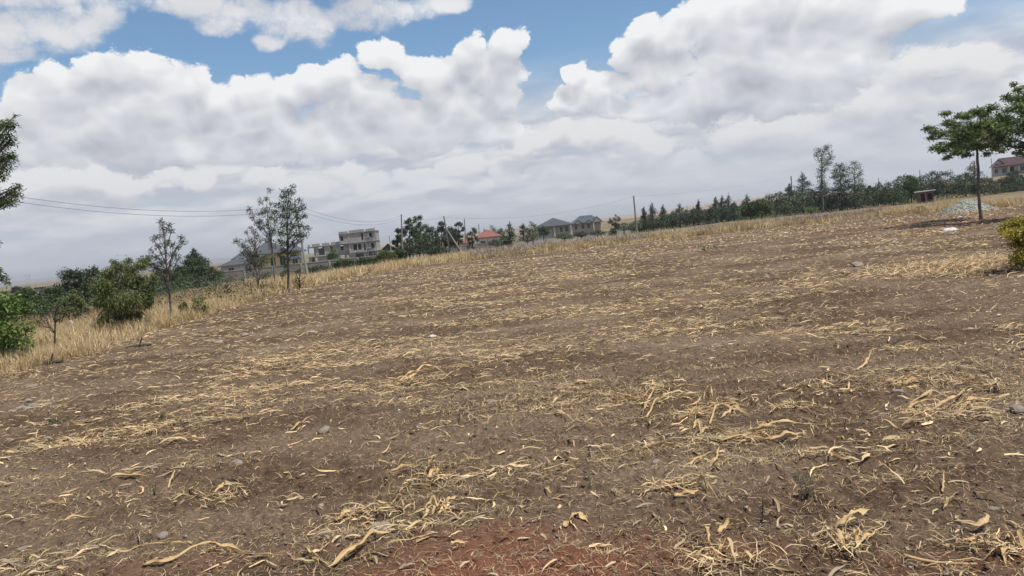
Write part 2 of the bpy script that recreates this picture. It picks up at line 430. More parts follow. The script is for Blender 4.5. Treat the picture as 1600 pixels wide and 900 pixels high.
# distant hills
def hill(name, pts, d, depth, m):
    """pts: skyline in photo pixels at distance d; the hill has a real body of the given depth"""
    n = 160; us = np.linspace(pts[0][0], pts[-1][0], n); vs = np.interp(us, [p[0] for p in pts], [p[1] for p in pts])
    top = np.array([W3(u, v, d) for u, v in zip(us, vs)])
    k = 26; ys = np.linspace(-1, 1, k)
    V = np.zeros((k, n, 3))
    for i, s_ in enumerate(ys):
        prof = math.cos(s_ * math.pi / 2) ** 1.3
        yy = top[:, 1] + s_ * depth
        V[i, :, 0] = top[:, 0] * (1 + s_ * depth / d * .6); V[i, :, 1] = yy
        V[i, :, 2] = -4 + (top[:, 2] + 4) * prof * (1 + .22 * (fbm(top[:, 0] / (d * .03), yy / (d * .03), 3, 4) - .5) * (1 - prof * .8))
    id_ = np.arange(k * n).reshape(k, n)
    q = np.stack([id_[:-1, :-1], id_[:-1, 1:], id_[1:, 1:], id_[1:, :-1]], -1).reshape(-1, 4)
    o = ob(name, np_mesh(name, V.reshape(-1, 3), q, True), m); tag(o, kind='structure')
M['hill_dry'] = mat('hill_dry', (.26, .185, .135), (.34, .235, .165), .012, detail=6, c3=(.12, .11, .07))
M['hill_blue'] = mat('hill_blue', (.10, .11, .085), (.16, .15, .11), .004, detail=5)
hill('hill', [(-300, 476), (-100, 449), (40, 437), (120, 430), (230, 414), (315, 406), (345, 403.5), (372, 402.5), (430, 400), (480, 398), (560, 387), (650, 377)], 7000, 1200, M['hill_blue'])
hill('hill', [(560, 386), (700, 368), (820, 354), (905, 344), (940, 340), (960, 338.5), (1000, 334), (1045, 328), (1075, 322), (1100, 319), (1140, 313.5), (1180, 309), (1215, 305), (1290, 301), (1400, 295), (1500, 285), (1650, 268)], 2600, 500, M['hill_dry'])

# ================================================================== maize litter and grass
def ribbons(P, head, L, Wd, K, rise, bend, twist, fold=0.0, up=None, taper=1.0, base_w=.35, sag=0.0, kink=.22):
    """n curved tapering strips. P (n,3) starts; head (n,) heading; rise (n,) start slope; bend (n,) turn along the strip; returns verts, quads"""
    n = len(P); s = np.linspace(0, 1, K)[None, :]
    hd = head[:, None] + bend[:, None] * s + np.cumsum(rng.normal(0, kink, (n, K)), 1)
    el = rise[:, None] - (sag if np.isscalar(sag) else sag[:, None]) * s + rng.normal(0, kink * .8, (n, K))
    st = (L / (K - 1))[:, None]
    dxs = np.cos(hd) * np.cos(el) * st; dys = np.sin(hd) * np.cos(el) * st; dzs = np.sin(el) * st
    X = P[:, 0:1] + np.cumsum(dxs, 1) - dxs; Y = P[:, 1:2] + np.cumsum(dys, 1) - dys; Z = P[:, 2:3] + np.cumsum(dzs, 1) - dzs
    prof = (base_w + (1 - base_w) * np.sin(np.pi * np.clip(s * .75 + .2, 0, 1))) * (1 - taper * np.clip((s - .55) / .45, 0, 1) ** 1.5) + .04
    hw = Wd[:, None] * prof * .5
    tw = twist[:, None] * s + (up[:, None] if up is not None else 0)
    sx = -np.sin(hd) * np.cos(tw); sy = np.cos(hd) * np.cos(tw); sz = np.sin(tw)
    if fold:
        nx, ny, nz = -np.sin(tw) * -np.sin(hd), -np.sin(tw) * np.cos(hd), np.cos(tw)
        nx, ny = np.sin(tw) * np.sin(hd), -np.sin(tw) * np.cos(hd)
        f = hw * fold
        A = np.stack([X - sx * hw + nx * f, Y - sy * hw + ny * f, Z - sz * hw + nz * f], -1)
        B = np.stack([X, Y, Z], -1)
        C = np.stack([X + sx * hw + nx * f, Y + sy * hw + ny * f, Z + sz * hw + nz * f], -1)
        V = np.stack([A, B, C], 2); c_ = 3
    else:
        A = np.stack([X - sx * hw, Y - sy * hw, Z - sz * hw], -1); C = np.stack([X + sx * hw, Y + sy * hw, Z + sz * hw], -1)
        V = np.stack([A, C], 2); c_ = 2
    V = V.reshape(n, K * c_, 3)
    k = np.arange(K - 1)[:, None]; j = np.arange(c_ - 1)[None, :]
    q = np.stack([k * c_ + j, k * c_ + j + 1, (k + 1) * c_ + j + 1, (k + 1) * c_ + j], -1).reshape(-1, 4)
    Q = (np.arange(n)[:, None, None] * (K * c_) + q[None]).reshape(-1, 4)
    return V.reshape(-1, 3), Q
def joined(parts):
    vs, qs, n = [], [], 0
    for v, q in parts: vs.append(v); qs.append(q + n); n += len(v)
    return np.concatenate(vs), np.concatenate(qs)
U = lambda a, b, n: rng.uniform(a, b, n)

M['straw'] = mat('straw', (.49, .34, .165), (.74, .56, .325), 7, .7, island=.45, trans=.12, spec=.3, weathered=(.30, .235, .165))
M['straw_fine'] = mat('straw_fine', (.36, .24, .120), (.58, .43, .225), 7, .8, island=.45, spec=.2, weathered=(.24, .195, .15))
def husk_material():
    m = bpy.data.materials.new('husk'); m.use_nodes = True; m.node_tree.nodes.clear(); t = NT(m.node_tree)
    uv = t.n.new('ShaderNodeUVMap').outputs[0]; co = t.n.new('ShaderNodeTexCoord').outputs['Object']; isl = t.n.new('ShaderNodeObjectInfo').outputs['Random']
    st = t.noise(t.vec('MULTIPLY', uv, (2.2, 22, 1)), 1.0, 4.0, .65); bl = t.noise(co, 14.0, 4.0, .6)
    c_ = t.mix(t.rng(st, .3, .7), (.44, .27, .105), (.74, .55, .29))
    c_ = t.mix(t.rng(bl, .52, .70), c_, t.mix(isl, (.33, .185, .075), (.62, .50, .32)))
    p = t.n.new('ShaderNodeBsdfPrincipled'); t.put(p.inputs['Base Color'], c_); p.inputs['Roughness'].default_value = .6; p.inputs['Specular IOR Level'].default_value = .3
    b = t.n.new('ShaderNodeBump'); b.inputs['Strength'].default_value = .8; b.inputs['Distance'].default_value = .003; t.put(b.inputs['Height'], t.noise(t.vec('MULTIPLY', uv, (1.5, 16, 1)), 1.0, 2.0)); t.l.new(b.outputs[0], p.inputs['Normal'])
    tr = t.n.new('ShaderNodeBsdfTranslucent'); t.put(tr.inputs[0], c_); mx = t.n.new('ShaderNodeMixShader'); mx.inputs[0].default_value = .14
    t.l.new(p.outputs[0], mx.inputs[1]); t.l.new(tr.outputs[0], mx.inputs[2])
    o = t.n.new('ShaderNodeOutputMaterial'); t.l.new(mx.outputs[0], o.inputs[0]); return m
M['husk'] = husk_material()
M['stalk'] = mat('stalk', (.34, .22, .10), (.55, .40, .20), 9, .6, island=.3, spec=.3)
M['dry_grass'] = mat('dry_grass', (.50, .37, .19), (.70, .56, .33), .35, .8, island=.35, trans=.2)
M['dry_grass_red'] = mat('dry_grass_red', (.34, .23, .125), (.50, .37, .21), .35, .8, island=.35, trans=.2)
M['scrub'] = mat('scrub', (.22, .175, .145), (.38, .315, .26), .5, .9, island=.35)

def cover(x, y):      # how thick the litter lies: patches drawn out along the rows
    n1 = fbm(x / 2.6, y / 1.1, 41, 3); n2 = fbm(x / 9, y / 5, 43, 2); n3 = vnoise(x / .9, y / .35, 47)
    c_ = sstep(.45, .66, n1 * .62 + n3 * .38) * (.15 + .85 * sstep(.38, .60, n2)) + .05
    r = np.hypot(x, y)
    c_ = c_ * (1 + .5 * sstep(12, 25, r)) + .05 * sstep(9, 22, r)
    c_ = c_ * (1 - .45 * sstep(-1, -7, x + .18 * y - 1) * sstep(26, 14, y))
    return c_ * (1 - .85 * sstep(5.7, 4.8, r) * sstep(-1.9, -.9, x) * sstep(2.4, 1.3, x))     # trodden red verge
def scatter(n, r0, r1, a0=None, a1=None, pw=1.0):
    a0 = AZ0 + .02 if a0 is None else a0; a1 = R(40) if a1 is None else a1
    a = U(a0, a1, n); e = edge_r(a) - .5
    r = r0 * (np.minimum(r1, e) / r0) ** (rng.random(n) ** pw)
    return r * np.sin(a), r * np.cos(a), r
def keep(x, y, r, f=1.0):
    k = rng.random(len(x)) < np.clip(cover(x, y) * f, 0, 1); return x[k], y[k], r[k]

parts = []
# fine broken bits and roots close by
x, y, r = keep(*scatter(150000, 3.2, 17), .75); n = len(x)
z = soil_h(x, y)
parts.append(ribbons(np.stack([x, y, z + U(-.002, .012, n)], -1), U(0, 6.283, n), U(.03, .17, n), U(.0016, .0046, n) * np.clip(r / 6, 1, 1.9), 4, U(-.1, .55, n), U(-1.8, 1.8, n), U(-1, 1, n), sag=U(.2, 1.1, n), kink=.35))
x, y, r = scatter(70000, 3.2, 34); n = len(x); z = soil_h(x, y)      # a thin sprinkle everywhere
parts.append(ribbons(np.stack([x, y, z + U(.0, .01, n)], -1), U(0, 6.283, n), U(.02, .11, n), U(.0018, .0045, n) * np.clip(r / 7, 1, 3), 3, U(-.1, .4, n), U(-1.6, 1.6, n), U(-1, 1, n), sag=.4))
x, y, r = keep(*scatter(150000, 9, 42, pw=.8), .8); n = len(x); z = soil_h(x, y)
parts.append(ribbons(np.stack([x, y, z + U(.0, .015, n)], -1), U(0, 6.283, n), U(.03, .16, n), U(.003, .008, n) * np.clip(r / 14, 1, 2.4), 3, U(-.1, .4, n), U(-1, 1, n), U(-1, 1, n), sag=.4))
v, q = joined(parts)
o = ob('straw_bits', np_mesh('straw_bits', v, q), M['straw_fine']); tag(o, 'fine broken straw and root bits strewn over the brown soil', 'straw litter', kind='stuff')
# leaf strips
parts = []
cx, cy, cr = keep(*scatter(800, 3.9, 32, pw=.60), .58)           # knots of leaves, each raked one way
nc = len(cx); per = rng.integers(4, 38, nc); ci = np.repeat(np.arange(nc), per); n = len(ci)
ca = rng.normal(0, .35, nc); sp = U(.12, .40, nc)
px_, py_ = rng.normal(0, 1, n) * sp[ci], rng.normal(0, .38, n) * sp[ci]
x = cx[ci] + px_ * np.cos(ca[ci]) - py_ * np.sin(ca[ci]); y = cy[ci] + px_ * np.sin(ca[ci]) + py_ * np.cos(ca[ci])
ok = (np.hypot(x, y) > 3.3) & (rng.random(n) < np.where((np.hypot(x, y) < 5.2) & (np.abs(x - .25) < 1.6), .25, 1)); x, y, ci = x[ok], y[ok], ci[ok]; n = len(x); z = soil_h(x, y)
hd = ca[ci] + rng.normal(0, .55, n) + np.pi * (rng.random(n) < .5)
parts.append(ribbons(np.stack([x, y, z + U(.0, .035, n)], -1), hd, U(.06, .32, n), .005 + .024 * rng.random(n) ** 1.8, 8, U(-.05, .35, n), U(-.7, .7, n), U(-1.2, 1.2, n), fold=.45, up=U(-.5, .5, n), sag=U(.2, .7, n), kink=.20, base_w=.5))
x, y, r = scatter(3200, 3.4, 40, pw=.8); n = len(x); z = soil_h(x, y)
parts.append(ribbons(np.stack([x, y, z + U(.0, .02, n)], -1), U(0, 6.283, n), U(.06, .26, n), U(.006, .022, n), 8, U(-.05, .35, n), U(-.7, .7, n), U(-1.2, 1.2, n), fold=.45, up=U(-.5, .5, n), sag=U(.2, .7, n), base_w=.5))
# farther off: coarser pieces lying in windrows
x, y, r = keep(*scatter(210000, 11, 130, pw=.7), .66); n = len(x); z = soil_h(x, y)
hd = np.where(rng.random(n) < .65, rng.normal(0, .4, n) + np.pi * (rng.random(n) < .5), U(0, 6.283, n))
parts.append(ribbons(np.stack([x, y, z + U(.0, .04, n)], -1), hd, U(.06, .30, n), U(.006, .024, n) * np.clip(r / 24, .7, 2.2), 4, U(-.05, .4, n), U(-.6, .6, n), U(-1.5, 1.5, n), up=U(-.8, .8, n), sag=U(.2, .7, n), kink=.14))
v, q = joined(parts[:2]); n0 = len(v)
v3, q3 = parts[2]
v, q = joined([(v, q), (v3, q3)])
o = ob('maize_litter', np_mesh('maize_litter', v, q), M['straw']); tag(o, 'straw coloured maize trash lying in windrows across the field', 'maize litter', kind='stuff')

# grass along the far and left edges
def edge_band(n, u0, u1, off0, off1, pw=1.0):
    a0 = math.atan2(*G(u0, 445 - .105 * u0 + 40).xy); a1 = math.atan2(*G(u1, 445 - .105 * u1 + 40).xy)
    a = U(a0, a1, n); e = edge_r(a); r = e + off0 + (off1 - off0) * rng.random(n) ** pw
    x, y = r * np.sin(a), r * np.cos(a)
    jag = (fbm(x / 1.7, y / 1.7, 61, 3) - .5) * 4.0
    return x + jag * np.sin(a), y + jag * np.cos(a), r
def blades(x, y, hgt, wd, lean, K=3):
    n = len(x); z = height(x, y) - .05
    return ribbons(np.stack([x, y, z], -1), U(0, 6.283, n), hgt, wd, K, np.pi / 2 - np.abs(rng.normal(0, lean, n)), U(-.6, .6, n), U(-1, 1, n), up=U(-1.5, 1.5, n), sag=U(.1, .9, n), base_w=.6)
parts = []
x, y, r = edge_band(42000, -420, 420, -.6, 9.5, 1.3); n = len(x)
den = sstep(.30, .55, fbm(x / 2.2, y / 2.2, 63, 3)); k = rng.random(n) < .25 + .75 * den; x, y, r = x[k], y[k], r[k]; n = len(x)
hh = (.16 + .50 * fbm(x / 3, y / 3, 65, 2) + .30 * (vnoise(x / .8, y / .8, 66) - .35)) * U(.55, 1.3, n) * sstep(-1.2, 1.5, r - edge_r(np.arctan2(x, y)) + .8)
parts.append(blades(x, y, hh + .1, U(.008, .022, n), .35))
x, y, r = edge_band(52000, 400, 1750, -.6, 13, 1.3); n = len(x)
hh = (.30 + .85 * fbm(x / 5, y / 4, 67, 2)) * U(.6, 1.25, n)
parts.append(blades(x, y, hh, U(.025, .055, n), .38))
v, q = joined(parts); o = ob('dry_grass', np_mesh('dry_grass', v, q), M['dry_grass']); tag(o, 'tall golden dry grass along the edge of the field', 'dry grass', kind='stuff')
x, y, r = edge_band(30000, 330, 1500, 1.0, 40, 1.5); n = len(x)
k = rng.random(n) < sstep(.40, .60, fbm(x / 6, y / 6, 69, 3)) + .2; x, y, r = x[k], y[k], r[k]; n = len(x)
parts = [blades(x, y, U(.25, .75, n), U(.02, .05, n), .5)]
x, y, r = edge_band(9000, -420, 420, 6, 30, 1.0); n = len(x); parts.append(blades(x, y, U(.3, .7, n), U(.02, .04, n), .5))
x, y, r = edge_band(9000, -420, 700, -1.0, 3.5, 1.2); n = len(x); k = rng.random(n) < sstep(.42, .6, fbm(x / 2.5, y / 2.5, 81, 3)); x, y = x[k], y[k]; n = len(x); parts.append(blades(x, y, U(.12, .45, n), U(.01, .022, n), .6))
v, q = joined(parts); o = ob('dry_grass', np_mesh('dry_grass', v, q), M['dry_grass_red']); tag(o, 'rusty dry grass thinning out behind the golden edge grass', 'dry grass', kind='stuff')
# leafless grey scrub in front of the far grass
x, y, r = edge_band(46000, 735, 1380, .4, 6.0); n = len(x)
k = rng.random(n) < sstep(.38, .56, fbm(x / 4, y / 4, 75, 3)) * .95 + .12; x, y, r = x[k], y[k], r[k]; n = len(x)
zz = height(x, y) + U(0, .75, n) * (.4 + fbm(x / 3, y / 3, 77, 2)) - .05
v, q = ribbons(np.stack([x, y, zz], -1), U(0, 6.283, n), U(.18, .5, n), U(.012, .03, n), 3, U(-.3, 1.3, n), U(-1, 1, n), U(-1, 1, n))
o = ob('dry_scrub', np_mesh('dry_scrub', v, q), M['scrub']); tag(o, 'leafless grey brown scrub in front of the far grass', 'scrub', kind='stuff')

# ================================================================== trees and bushes
def leaf_cloud(C, Rx, Ry, Rz, n, L, Wd, up=.5, droop=0.0, shell=.45):
    """n leaves (diamond quads) spread through ellipsoid clumps: C (k,3) centres"""
    C = np.asarray(C, float); k = len(C)
    vol = Rx * Rz; pick = rng.choice(k, n, p=vol / vol.sum())
    d = rng.normal(size=(n, 3)); d /= np.linalg.norm(d, axis=1)[:, None]
    d *= (rng.random(n) ** shell)[:, None]
    d *= (1 + .18 * rng.normal(size=n))[:, None]
    P = C[pick] + d * np.stack([Rx[pick], Ry[pick], Rz[pick]], -1)
    nrm = rng.normal(size=(n, 3)); nrm[:, 2] = np.abs(nrm[:, 2]) + up; nrm /= np.linalg.norm(nrm, axis=1)[:, None]
    ax = rng.normal(size=(n, 3)) + d * .8; ax[:, 2] -= droop
    ax -= nrm * (ax * nrm).sum(1)[:, None]; ax /= np.linalg.norm(ax, axis=1)[:, None] + 1e-9
    if droop:
        ax[:, 2] -= droop * .6; ax /= np.linalg.norm(ax, axis=1)[:, None]
    sd_ = np.cross(nrm, ax); sd_ /= np.linalg.norm(sd_, axis=1)[:, None] + 1e-9
    l = (L * rng.uniform(.6, 1.3, n))[:, None]; w_ = (Wd * rng.uniform(.6, 1.3, n))[:, None]
    V = np.stack([P, P + ax * l * .45 + sd_ * w_ * .5, P + ax * l - nrm * l * .12, P + ax * l * .45 - sd_ * w_ * .5], 1).reshape(-1, 3)
    return V, np.arange(4 * n).reshape(n, 4)

def bent(p, q, n=5, amp=.08, rise=.0):
    p, q = Vector(p), Vector(q); L = (q - p).length
    out = []
    for i in range(n + 1):
        s_ = i / n; e = p.lerp(q, s_); k = math.sin(math.pi * s_) * amp * L
        out.append(e + Vector((random.uniform(-1, 1), random.uniform(-1, 1), random.uniform(-.6, .6))) * k * .55 + Vector((0, 0, rise * L * math.sin(math.pi * s_))))
    return out

def tree(name, label, cat, d, trunk, clumps, leaves, leaf=(.12, .05), m='leaf_dark', bark='bark', group=None, thin=.5, up=.5, droop=0.0, limb=.35, deep=.8, base=None, shell=.45, fill=1.0, twigs=2, start=.25, rise=.9, puff=1.0):
    """trunk: [(u, v, radius m), ...] from the foot up; clumps: [(u, v, half width px, half height px)]; all d metres ahead"""
    s_ = d / F
    u0, v0, r0 = trunk[0]
    foot = at(u0, d, v0)
    pts = [Vector(foot)] + [W3(u, v, d) for u, v, _ in trunk[1:]]
    pts[0].z -= .12
    # smooth the trunk
    P = []; RR = []
    for i in range(len(pts) - 1):
        for j in range(4):
            t_ = j / 4; P.append(pts[i].lerp(pts[i + 1], t_) + Vector((random.uniform(-1, 1), random.uniform(-1, 1), 0)) * trunk[i][2] * .35 * (j > 0))
            RR.append(trunk[i][2] * (1 - t_) + trunk[i + 1][2] * t_)
    P.append(pts[-1]); RR.append(trunk[-1][2]); RR[0] *= 1.35
    C = []; rx = []; ry = []; rz = []
    ws = max(c_[0] for c_ in clumps) - min(c_[0] for c_ in clumps) + 2 * max(c_[2] for c_ in clumps)
    for (u, v, a, b_) in clumps:
        t_ = W3(u, v, d); q = random.uniform(-1, 1) * deep * .42 * ws * s_
        q = q if abs(u - np.mean([c_[0] for c_ in clumps])) < ws * .35 else q * .5
        C.append((t_.x + q * t_.x / d, t_.y + q, t_.z)); a *= puff; b_ *= puff; rx.append(a * s_); rz.append(b_ * s_); ry.append((a * .6 + b_ * .4) * s_)
    root = thing(name, label, cat, foot, group=group)
    inv = -Vector(foot)
    mb = MB()
    mb.tube([p + inv for p in P], RR, 8)
    k0 = max(1, int(len(P) * start))
    for c_, a, b_ in zip(C, rx, rz):
        c3 = Vector(c_)
        best = min(range(k0, len(P)), key=lambda i: (P[i] - c3).length * .55 + abs(P[i].z - (c3.z - rise * math.hypot(P[i].x - c3.x, P[i].y - c3.y))) + max(0, P[i].z - c3.z + .15 * a) * 2.5)
        r_ = max(RR[best] * limb * 1.4, .006); path = bent(P[best], c3, 5, .12, .05)
        mb.tube([p + inv for p in path], [r_ * (1 - .7 * i / 5) for i in range(6)], 5)
        for _ in range(twigs):
            e = c3 + Vector((random.gauss(0, a * .55), random.gauss(0, a * .5), random.gauss(b_ * .15, b_ * .5)))
            mb.tube([p + inv for p in bent(path[random.choice((2, 3, 4))], e, 3, .12)], [r_ * .45, r_ * .35, r_ * .25, r_ * .12], 4)
    mb.build('trunk', M[bark], root, True)
    C = np.array(C); rx, ry, rz = np.array(rx), np.array(ry), np.array(rz)
    V, Q = leaf_cloud(C, rx, ry, rz, leaves, leaf[0], leaf[1], up, droop, shell)
    ob('crown', np_mesh('crown', V - np.array(foot)[None], Q), M[m], root)
    return root

def crown_of(kind, u, v, wd, ht, seed):
    """clump layout in photo pixels for a crown standing on (u, v), wd wide and ht high"""
    r = random.Random(seed); out = []
    if kind == 'bush':
        cols = max(4, min(8, int(wd / 6)))
        for i in range(cols):
            q = (i + .5) / cols * 2 - 1; top = ht * (1 - abs(q) ** 2.6) ** .6 * r.uniform(.78, 1.06); rows = 4 if ht > 24 else 3
            for j in range(rows):
                f = (j + .22) / (rows - .3)
                out.append((u + q * wd * .46 * r.uniform(.9, 1.06), v - .02 * ht - top * f, wd / cols * r.uniform(.62, .95), ht / rows * r.uniform(.50, .75)))
            out.append((u + q * wd * .46 + r.uniform(-3, 3), v - top * r.uniform(.9, 1.02), wd / cols * .42, ht * .09))
    elif kind == 'conifer':
        n = 9; wd *= 1.3
        for i in range(n):
            t_ = i / (n - 1); w_ = wd * .5 * (1 - t_) ** .75 * r.uniform(.75, 1.15) + wd * .05
            out.append((u + r.uniform(-.3, .3) * w_, v - ht * (.12 + .84 * t_), w_ * .8, ht * .085))
            if t_ < .8: out.append((u + r.choice((-1, 1)) * w_ * .7, v - ht * (.10 + .8 * t_), w_ * .45, ht * .06))
    elif kind == 'column':
        n = 9
        for i in range(n):
            t_ = i / (n - 1); w_ = wd * .5 * math.sin(math.pi * min(1, .25 + t_ * .72)) ** .8
            out.append((u + r.uniform(-.3, .3) * w_, v - ht * (.12 + .82 * t_), w_ * .8, ht * .10))
    else:                     # 'gum': loose upright tufts
        n = 22
        for i in range(n):
            t_ = r.uniform(.16, 1); w_ = wd * .5 * math.sin(math.pi * (t_ * .8 + .12)) ** .7
            out.append((u + r.uniform(-1, 1) * w_, v - ht * t_ * .97, wd * r.uniform(.10, .17), ht * r.uniform(.05, .10)))
        out.append((u + r.uniform(-1, 1), v - ht * .97, wd * .1, ht * .05))
    return out
NSEED = [100]
def plant(name, label, cat, d, u, v, wd, ht, kind='bush', leaves=1200, m='leaf_dark', leaf=None, group=None, bark='bark_dark', **kw):
    NSEED[0] += 1
    leaf = leaf or (max(.10, .0022 * d), max(.05, .0012 * d))
    if kind == 'bush': leaves = int(leaves * 1.5); leaf = (leaf[0] * .95, leaf[1] * 1.15)
    else: leaves = int(leaves * 1.35)
    top = {'bush': .6, 'conifer': .97, 'column': .95, 'gum': .92}[kind]
    rt = max(.03, .0009 * d) * (1.0 if kind != 'bush' else .8)
    lean = random.uniform(-.05, .05) * wd
    tr = [(u, v, rt), (u + lean * .4, v - ht * top * .5, rt * .75), (u + lean, v - ht * top, rt * .25)]
    return tree(name, label, cat, d, tr, crown_of(kind, u, v, wd, ht, NSEED[0]), leaves, leaf, m, bark, group, **kw)

# ---- left edge
tree('tree', 'dark feathery tree reaching into the picture above the left edge of the field', 'tree', 22,
     [(-150, 560, .17), (-140, 420, .14), (-120, 300, .11), (-100, 200, .07), (-95, 120, .03)],
     [(6, 192, 14, 7), (14, 205, 14, 9), (4, 222, 16, 11), (16, 228, 10, 8), (12, 243, 14, 9), (2, 262, 16, 10), (18, 246, 8, 6), (-14, 240, 22, 40), (20, 300, 9, 7), (28, 294, 8, 6), (12, 312, 14, 8), (24, 303, 10, 8), (2, 318, 12, 8),
      (-12, 300, 14, 14), (24, 180, 4, 3), (-40, 200, 30, 40), (-60, 280, 34, 40), (-90, 180, 34, 40), (-130, 240, 40, 60), (-70, 130, 30, 30), (3, 276, 8, 8), (-8, 380, 10, 5), (4, 434, 10, 5), (12, 441, 6, 4), (-10, 425, 14, 8), (-50, 380, 30, 30)],
     17000, (.11, .034), 'leaf_mid', droop=.5, deep=.5, twigs=2)
tree('bush', 'bright green broad leaved bush at the left end of the grass', 'bush', 21,
     [(8, 563, .05), (10, 510, .04), (14, 460, .02)],
     [(5, 480, 26, 18), (30, 490, 18, 14), (-10, 500, 24, 24), (12, 515, 30, 18), (40, 480, 12, 10), (26, 535, 24, 18), (-5, 545, 26, 22), (40, 545, 14, 12), (20, 470, 16, 12), (5, 555, 24, 10), (45, 510, 8, 8), (-40, 510, 34, 40), (8, 458, 8, 6), (-25, 470, 24, 20)],
     5200, (.13, .065), 'leaf_bright', 'bark_dark', up=.7, deep=.9)
tree('bush', 'thin dark stemmed bush with few leaves beside the bright green one', 'bush', 24,
     [(84, 520, .025), (86, 490, .02), (95, 462, .008)],
     [(65, 490, 10, 6), (80, 478, 14, 5), (100, 470, 12, 5), (112, 482, 9, 5), (92, 500, 10, 5), (60, 505, 8, 6), (70, 470, 10, 5)], 700, (.07, .03), 'leaf_mid', 'bark_dark', limb=.6, twigs=4)
tree('bush', 'olive green drooping bush on two stems in the golden grass', 'bush', 28,
     [(183, 521, .06), (180, 480, .045), (190, 430, .02)],
     [(170, 425, 12, 10), (186, 416, 12, 9), (205, 420, 12, 10), (222, 412, 9, 9), (160, 445, 16, 12), (185, 440, 22, 14), (212, 440, 20, 12), (232, 445, 11, 10), (155, 470, 9, 12), (175, 470, 22, 18), (205, 468, 22, 16),
      (226, 470, 12, 12), (165, 495, 12, 12), (190, 495, 20, 14), (212, 492, 12, 10), (233, 460, 8, 14), (177, 408, 4, 6), (228, 404, 6, 4), (200, 406, 5, 5), (240, 430, 5, 5)],
     14000, (.16, .030), 'leaf_olive', 'bark_dark', droop=.9, deep=.8, twigs=3, shell=.6, limb=.25)
plant('tree', 'dense dark round tree standing behind the olive bush', 'tree', 58, 132, 482, 100, 70, 'bush', 9000, 'leaf_dark', (.17, .09))
for i, (u, v, wd, ht, d, mm, lab) in enumerate([
        (40, 488, 70, 36, 44, 'leaf_mid', 'low green hedge bush nearest the black water tank'),
        (84, 490, 66, 44, 46, 'leaf_dark', 'dark hedge bush left of the dense round tree'),
        (112, 494, 56, 34, 42, 'leaf_olive', 'pale green low bush in front of the dense round tree'),
        (240, 472, 64, 32, 60, 'leaf_dark', 'dark low bush between olive bush and thin grey tree')]):
    plant('bush', lab, 'bush', d, u, v, wd, ht, 'bush', 4200, mm, (.13, .06))
tree('tree', 'thin nearly bare grey tree with sparse tufts beside the olive bush', 'tree', 31,
     [(268, 500, .05), (263, 440, .04), (258, 390, .028), (253, 345, .008)],
     [(252, 348, 4, 4), (256, 358, 5, 4), (265, 352, 3, 3), (266, 361, 4, 3), (248, 384, 5, 3), (245, 370, 3, 3), (262, 378, 4, 3), (268, 381, 5, 3), (283, 372, 4, 3), (286, 378, 4, 3), (276, 388, 5, 3), (239, 373, 3, 3), (254, 366, 4, 3),
      (243, 402, 6, 3), (272, 398, 5, 3), (236, 392, 3, 3), (233, 402, 4, 3), (280, 404, 4, 4), (250, 412, 5, 4), (222, 405, 3, 3), (276, 418, 5, 4), (242, 420, 6, 4), (260, 424, 5, 4), (236, 412, 4, 3), (258, 395, 4, 3), (272, 432, 5, 4)],
     2200, (.10, .040), 'leaf_grey', deep=.9, limb=.42, twigs=4, start=.3, shell=.5, rise=1.5, puff=1.5)
plant('tree', 'dark conifer topping the round green bush left of the yellow house', 'tree', 92, 303, 432, 40, 44, 'conifer', 4600, 'leaf_conifer', (.22, .10), fill=1)
plant('bush', 'big rounded dark green bush left of the boundary wall', 'bush', 76, 306, 450, 86, 46, 'bush', 8000, 'leaf_dark', (.17, .09))
plant('bush', 'dark shaded bush tucked behind the thin grey tree', 'bush', 70, 262, 450, 64, 32, 'bush', 2400, 'leaf_dark', (.16, .09))
for u, v, wd, ht, lab in [(310, 499, 30, 40, 'small bright green sapling bush right of the thin grey tree'), (288, 499, 16, 30, 'small narrow leafy shrub at the foot of the thin grey tree')]:
    plant('shrub', lab, 'shrub', 32, u, v, wd, ht, 'bush', 650, 'leaf_olive', (.13, .032), droop=.7)
# ---- the group in front of the yellow house
tree('tree', 'sparse many limbed tree in front of the yellow house', 'tree', 42,
     [(405, 466, .06), (402, 430, .055), (398, 400, .04), (400, 370, .012)],
     [(370, 377, 5, 4), (378, 383, 5, 4), (385, 388, 6, 4), (390, 376, 6, 4), (396, 384, 6, 4), (390, 395, 8, 5), (380, 396, 5, 4), (392, 355, 3, 3), (397, 362, 4, 4), (402, 370, 5, 4), (408, 376, 5, 4), (385, 362, 3, 3), (400, 400, 10, 6), (412, 405, 9, 6), (392, 408, 9, 6), (405, 415, 9, 5), (415, 430, 8, 3), (388, 420, 6, 4)],
     3000, (.10, .045), 'leaf_grey', deep=.9, limb=.45, start=.3, twigs=4, shell=.5, rise=1.4, puff=1.4)
tree('tree', 'tall open tree with scattered leaf tufts left of the power pole', 'tree', 49,
     [(431, 451, .07), (428, 420, .06), (424, 380, .045), (418, 340, .028), (417, 305, .008)],
     [(421, 297, 3, 3), (416, 310, 3, 3), (407, 315, 3, 4), (416, 328, 5, 4), (408, 333, 6, 5), (390, 329, 4, 5), (394, 340, 4, 3), (402, 348, 5, 4), (407, 346, 4, 3), (408, 355, 5, 4), (418, 350, 4, 4), (422, 340, 5, 4), (427, 330, 5, 4), (420, 365, 6, 5), (428, 360, 6, 6), (418, 375, 5, 4), (430, 345, 5, 5), (425, 385, 5, 4), (424, 318, 3, 3)],
     2900, (.11, .048), 'leaf_grey', deep=.8, limb=.4, start=.3, twigs=4, shell=.5, rise=1.6, puff=1.45)
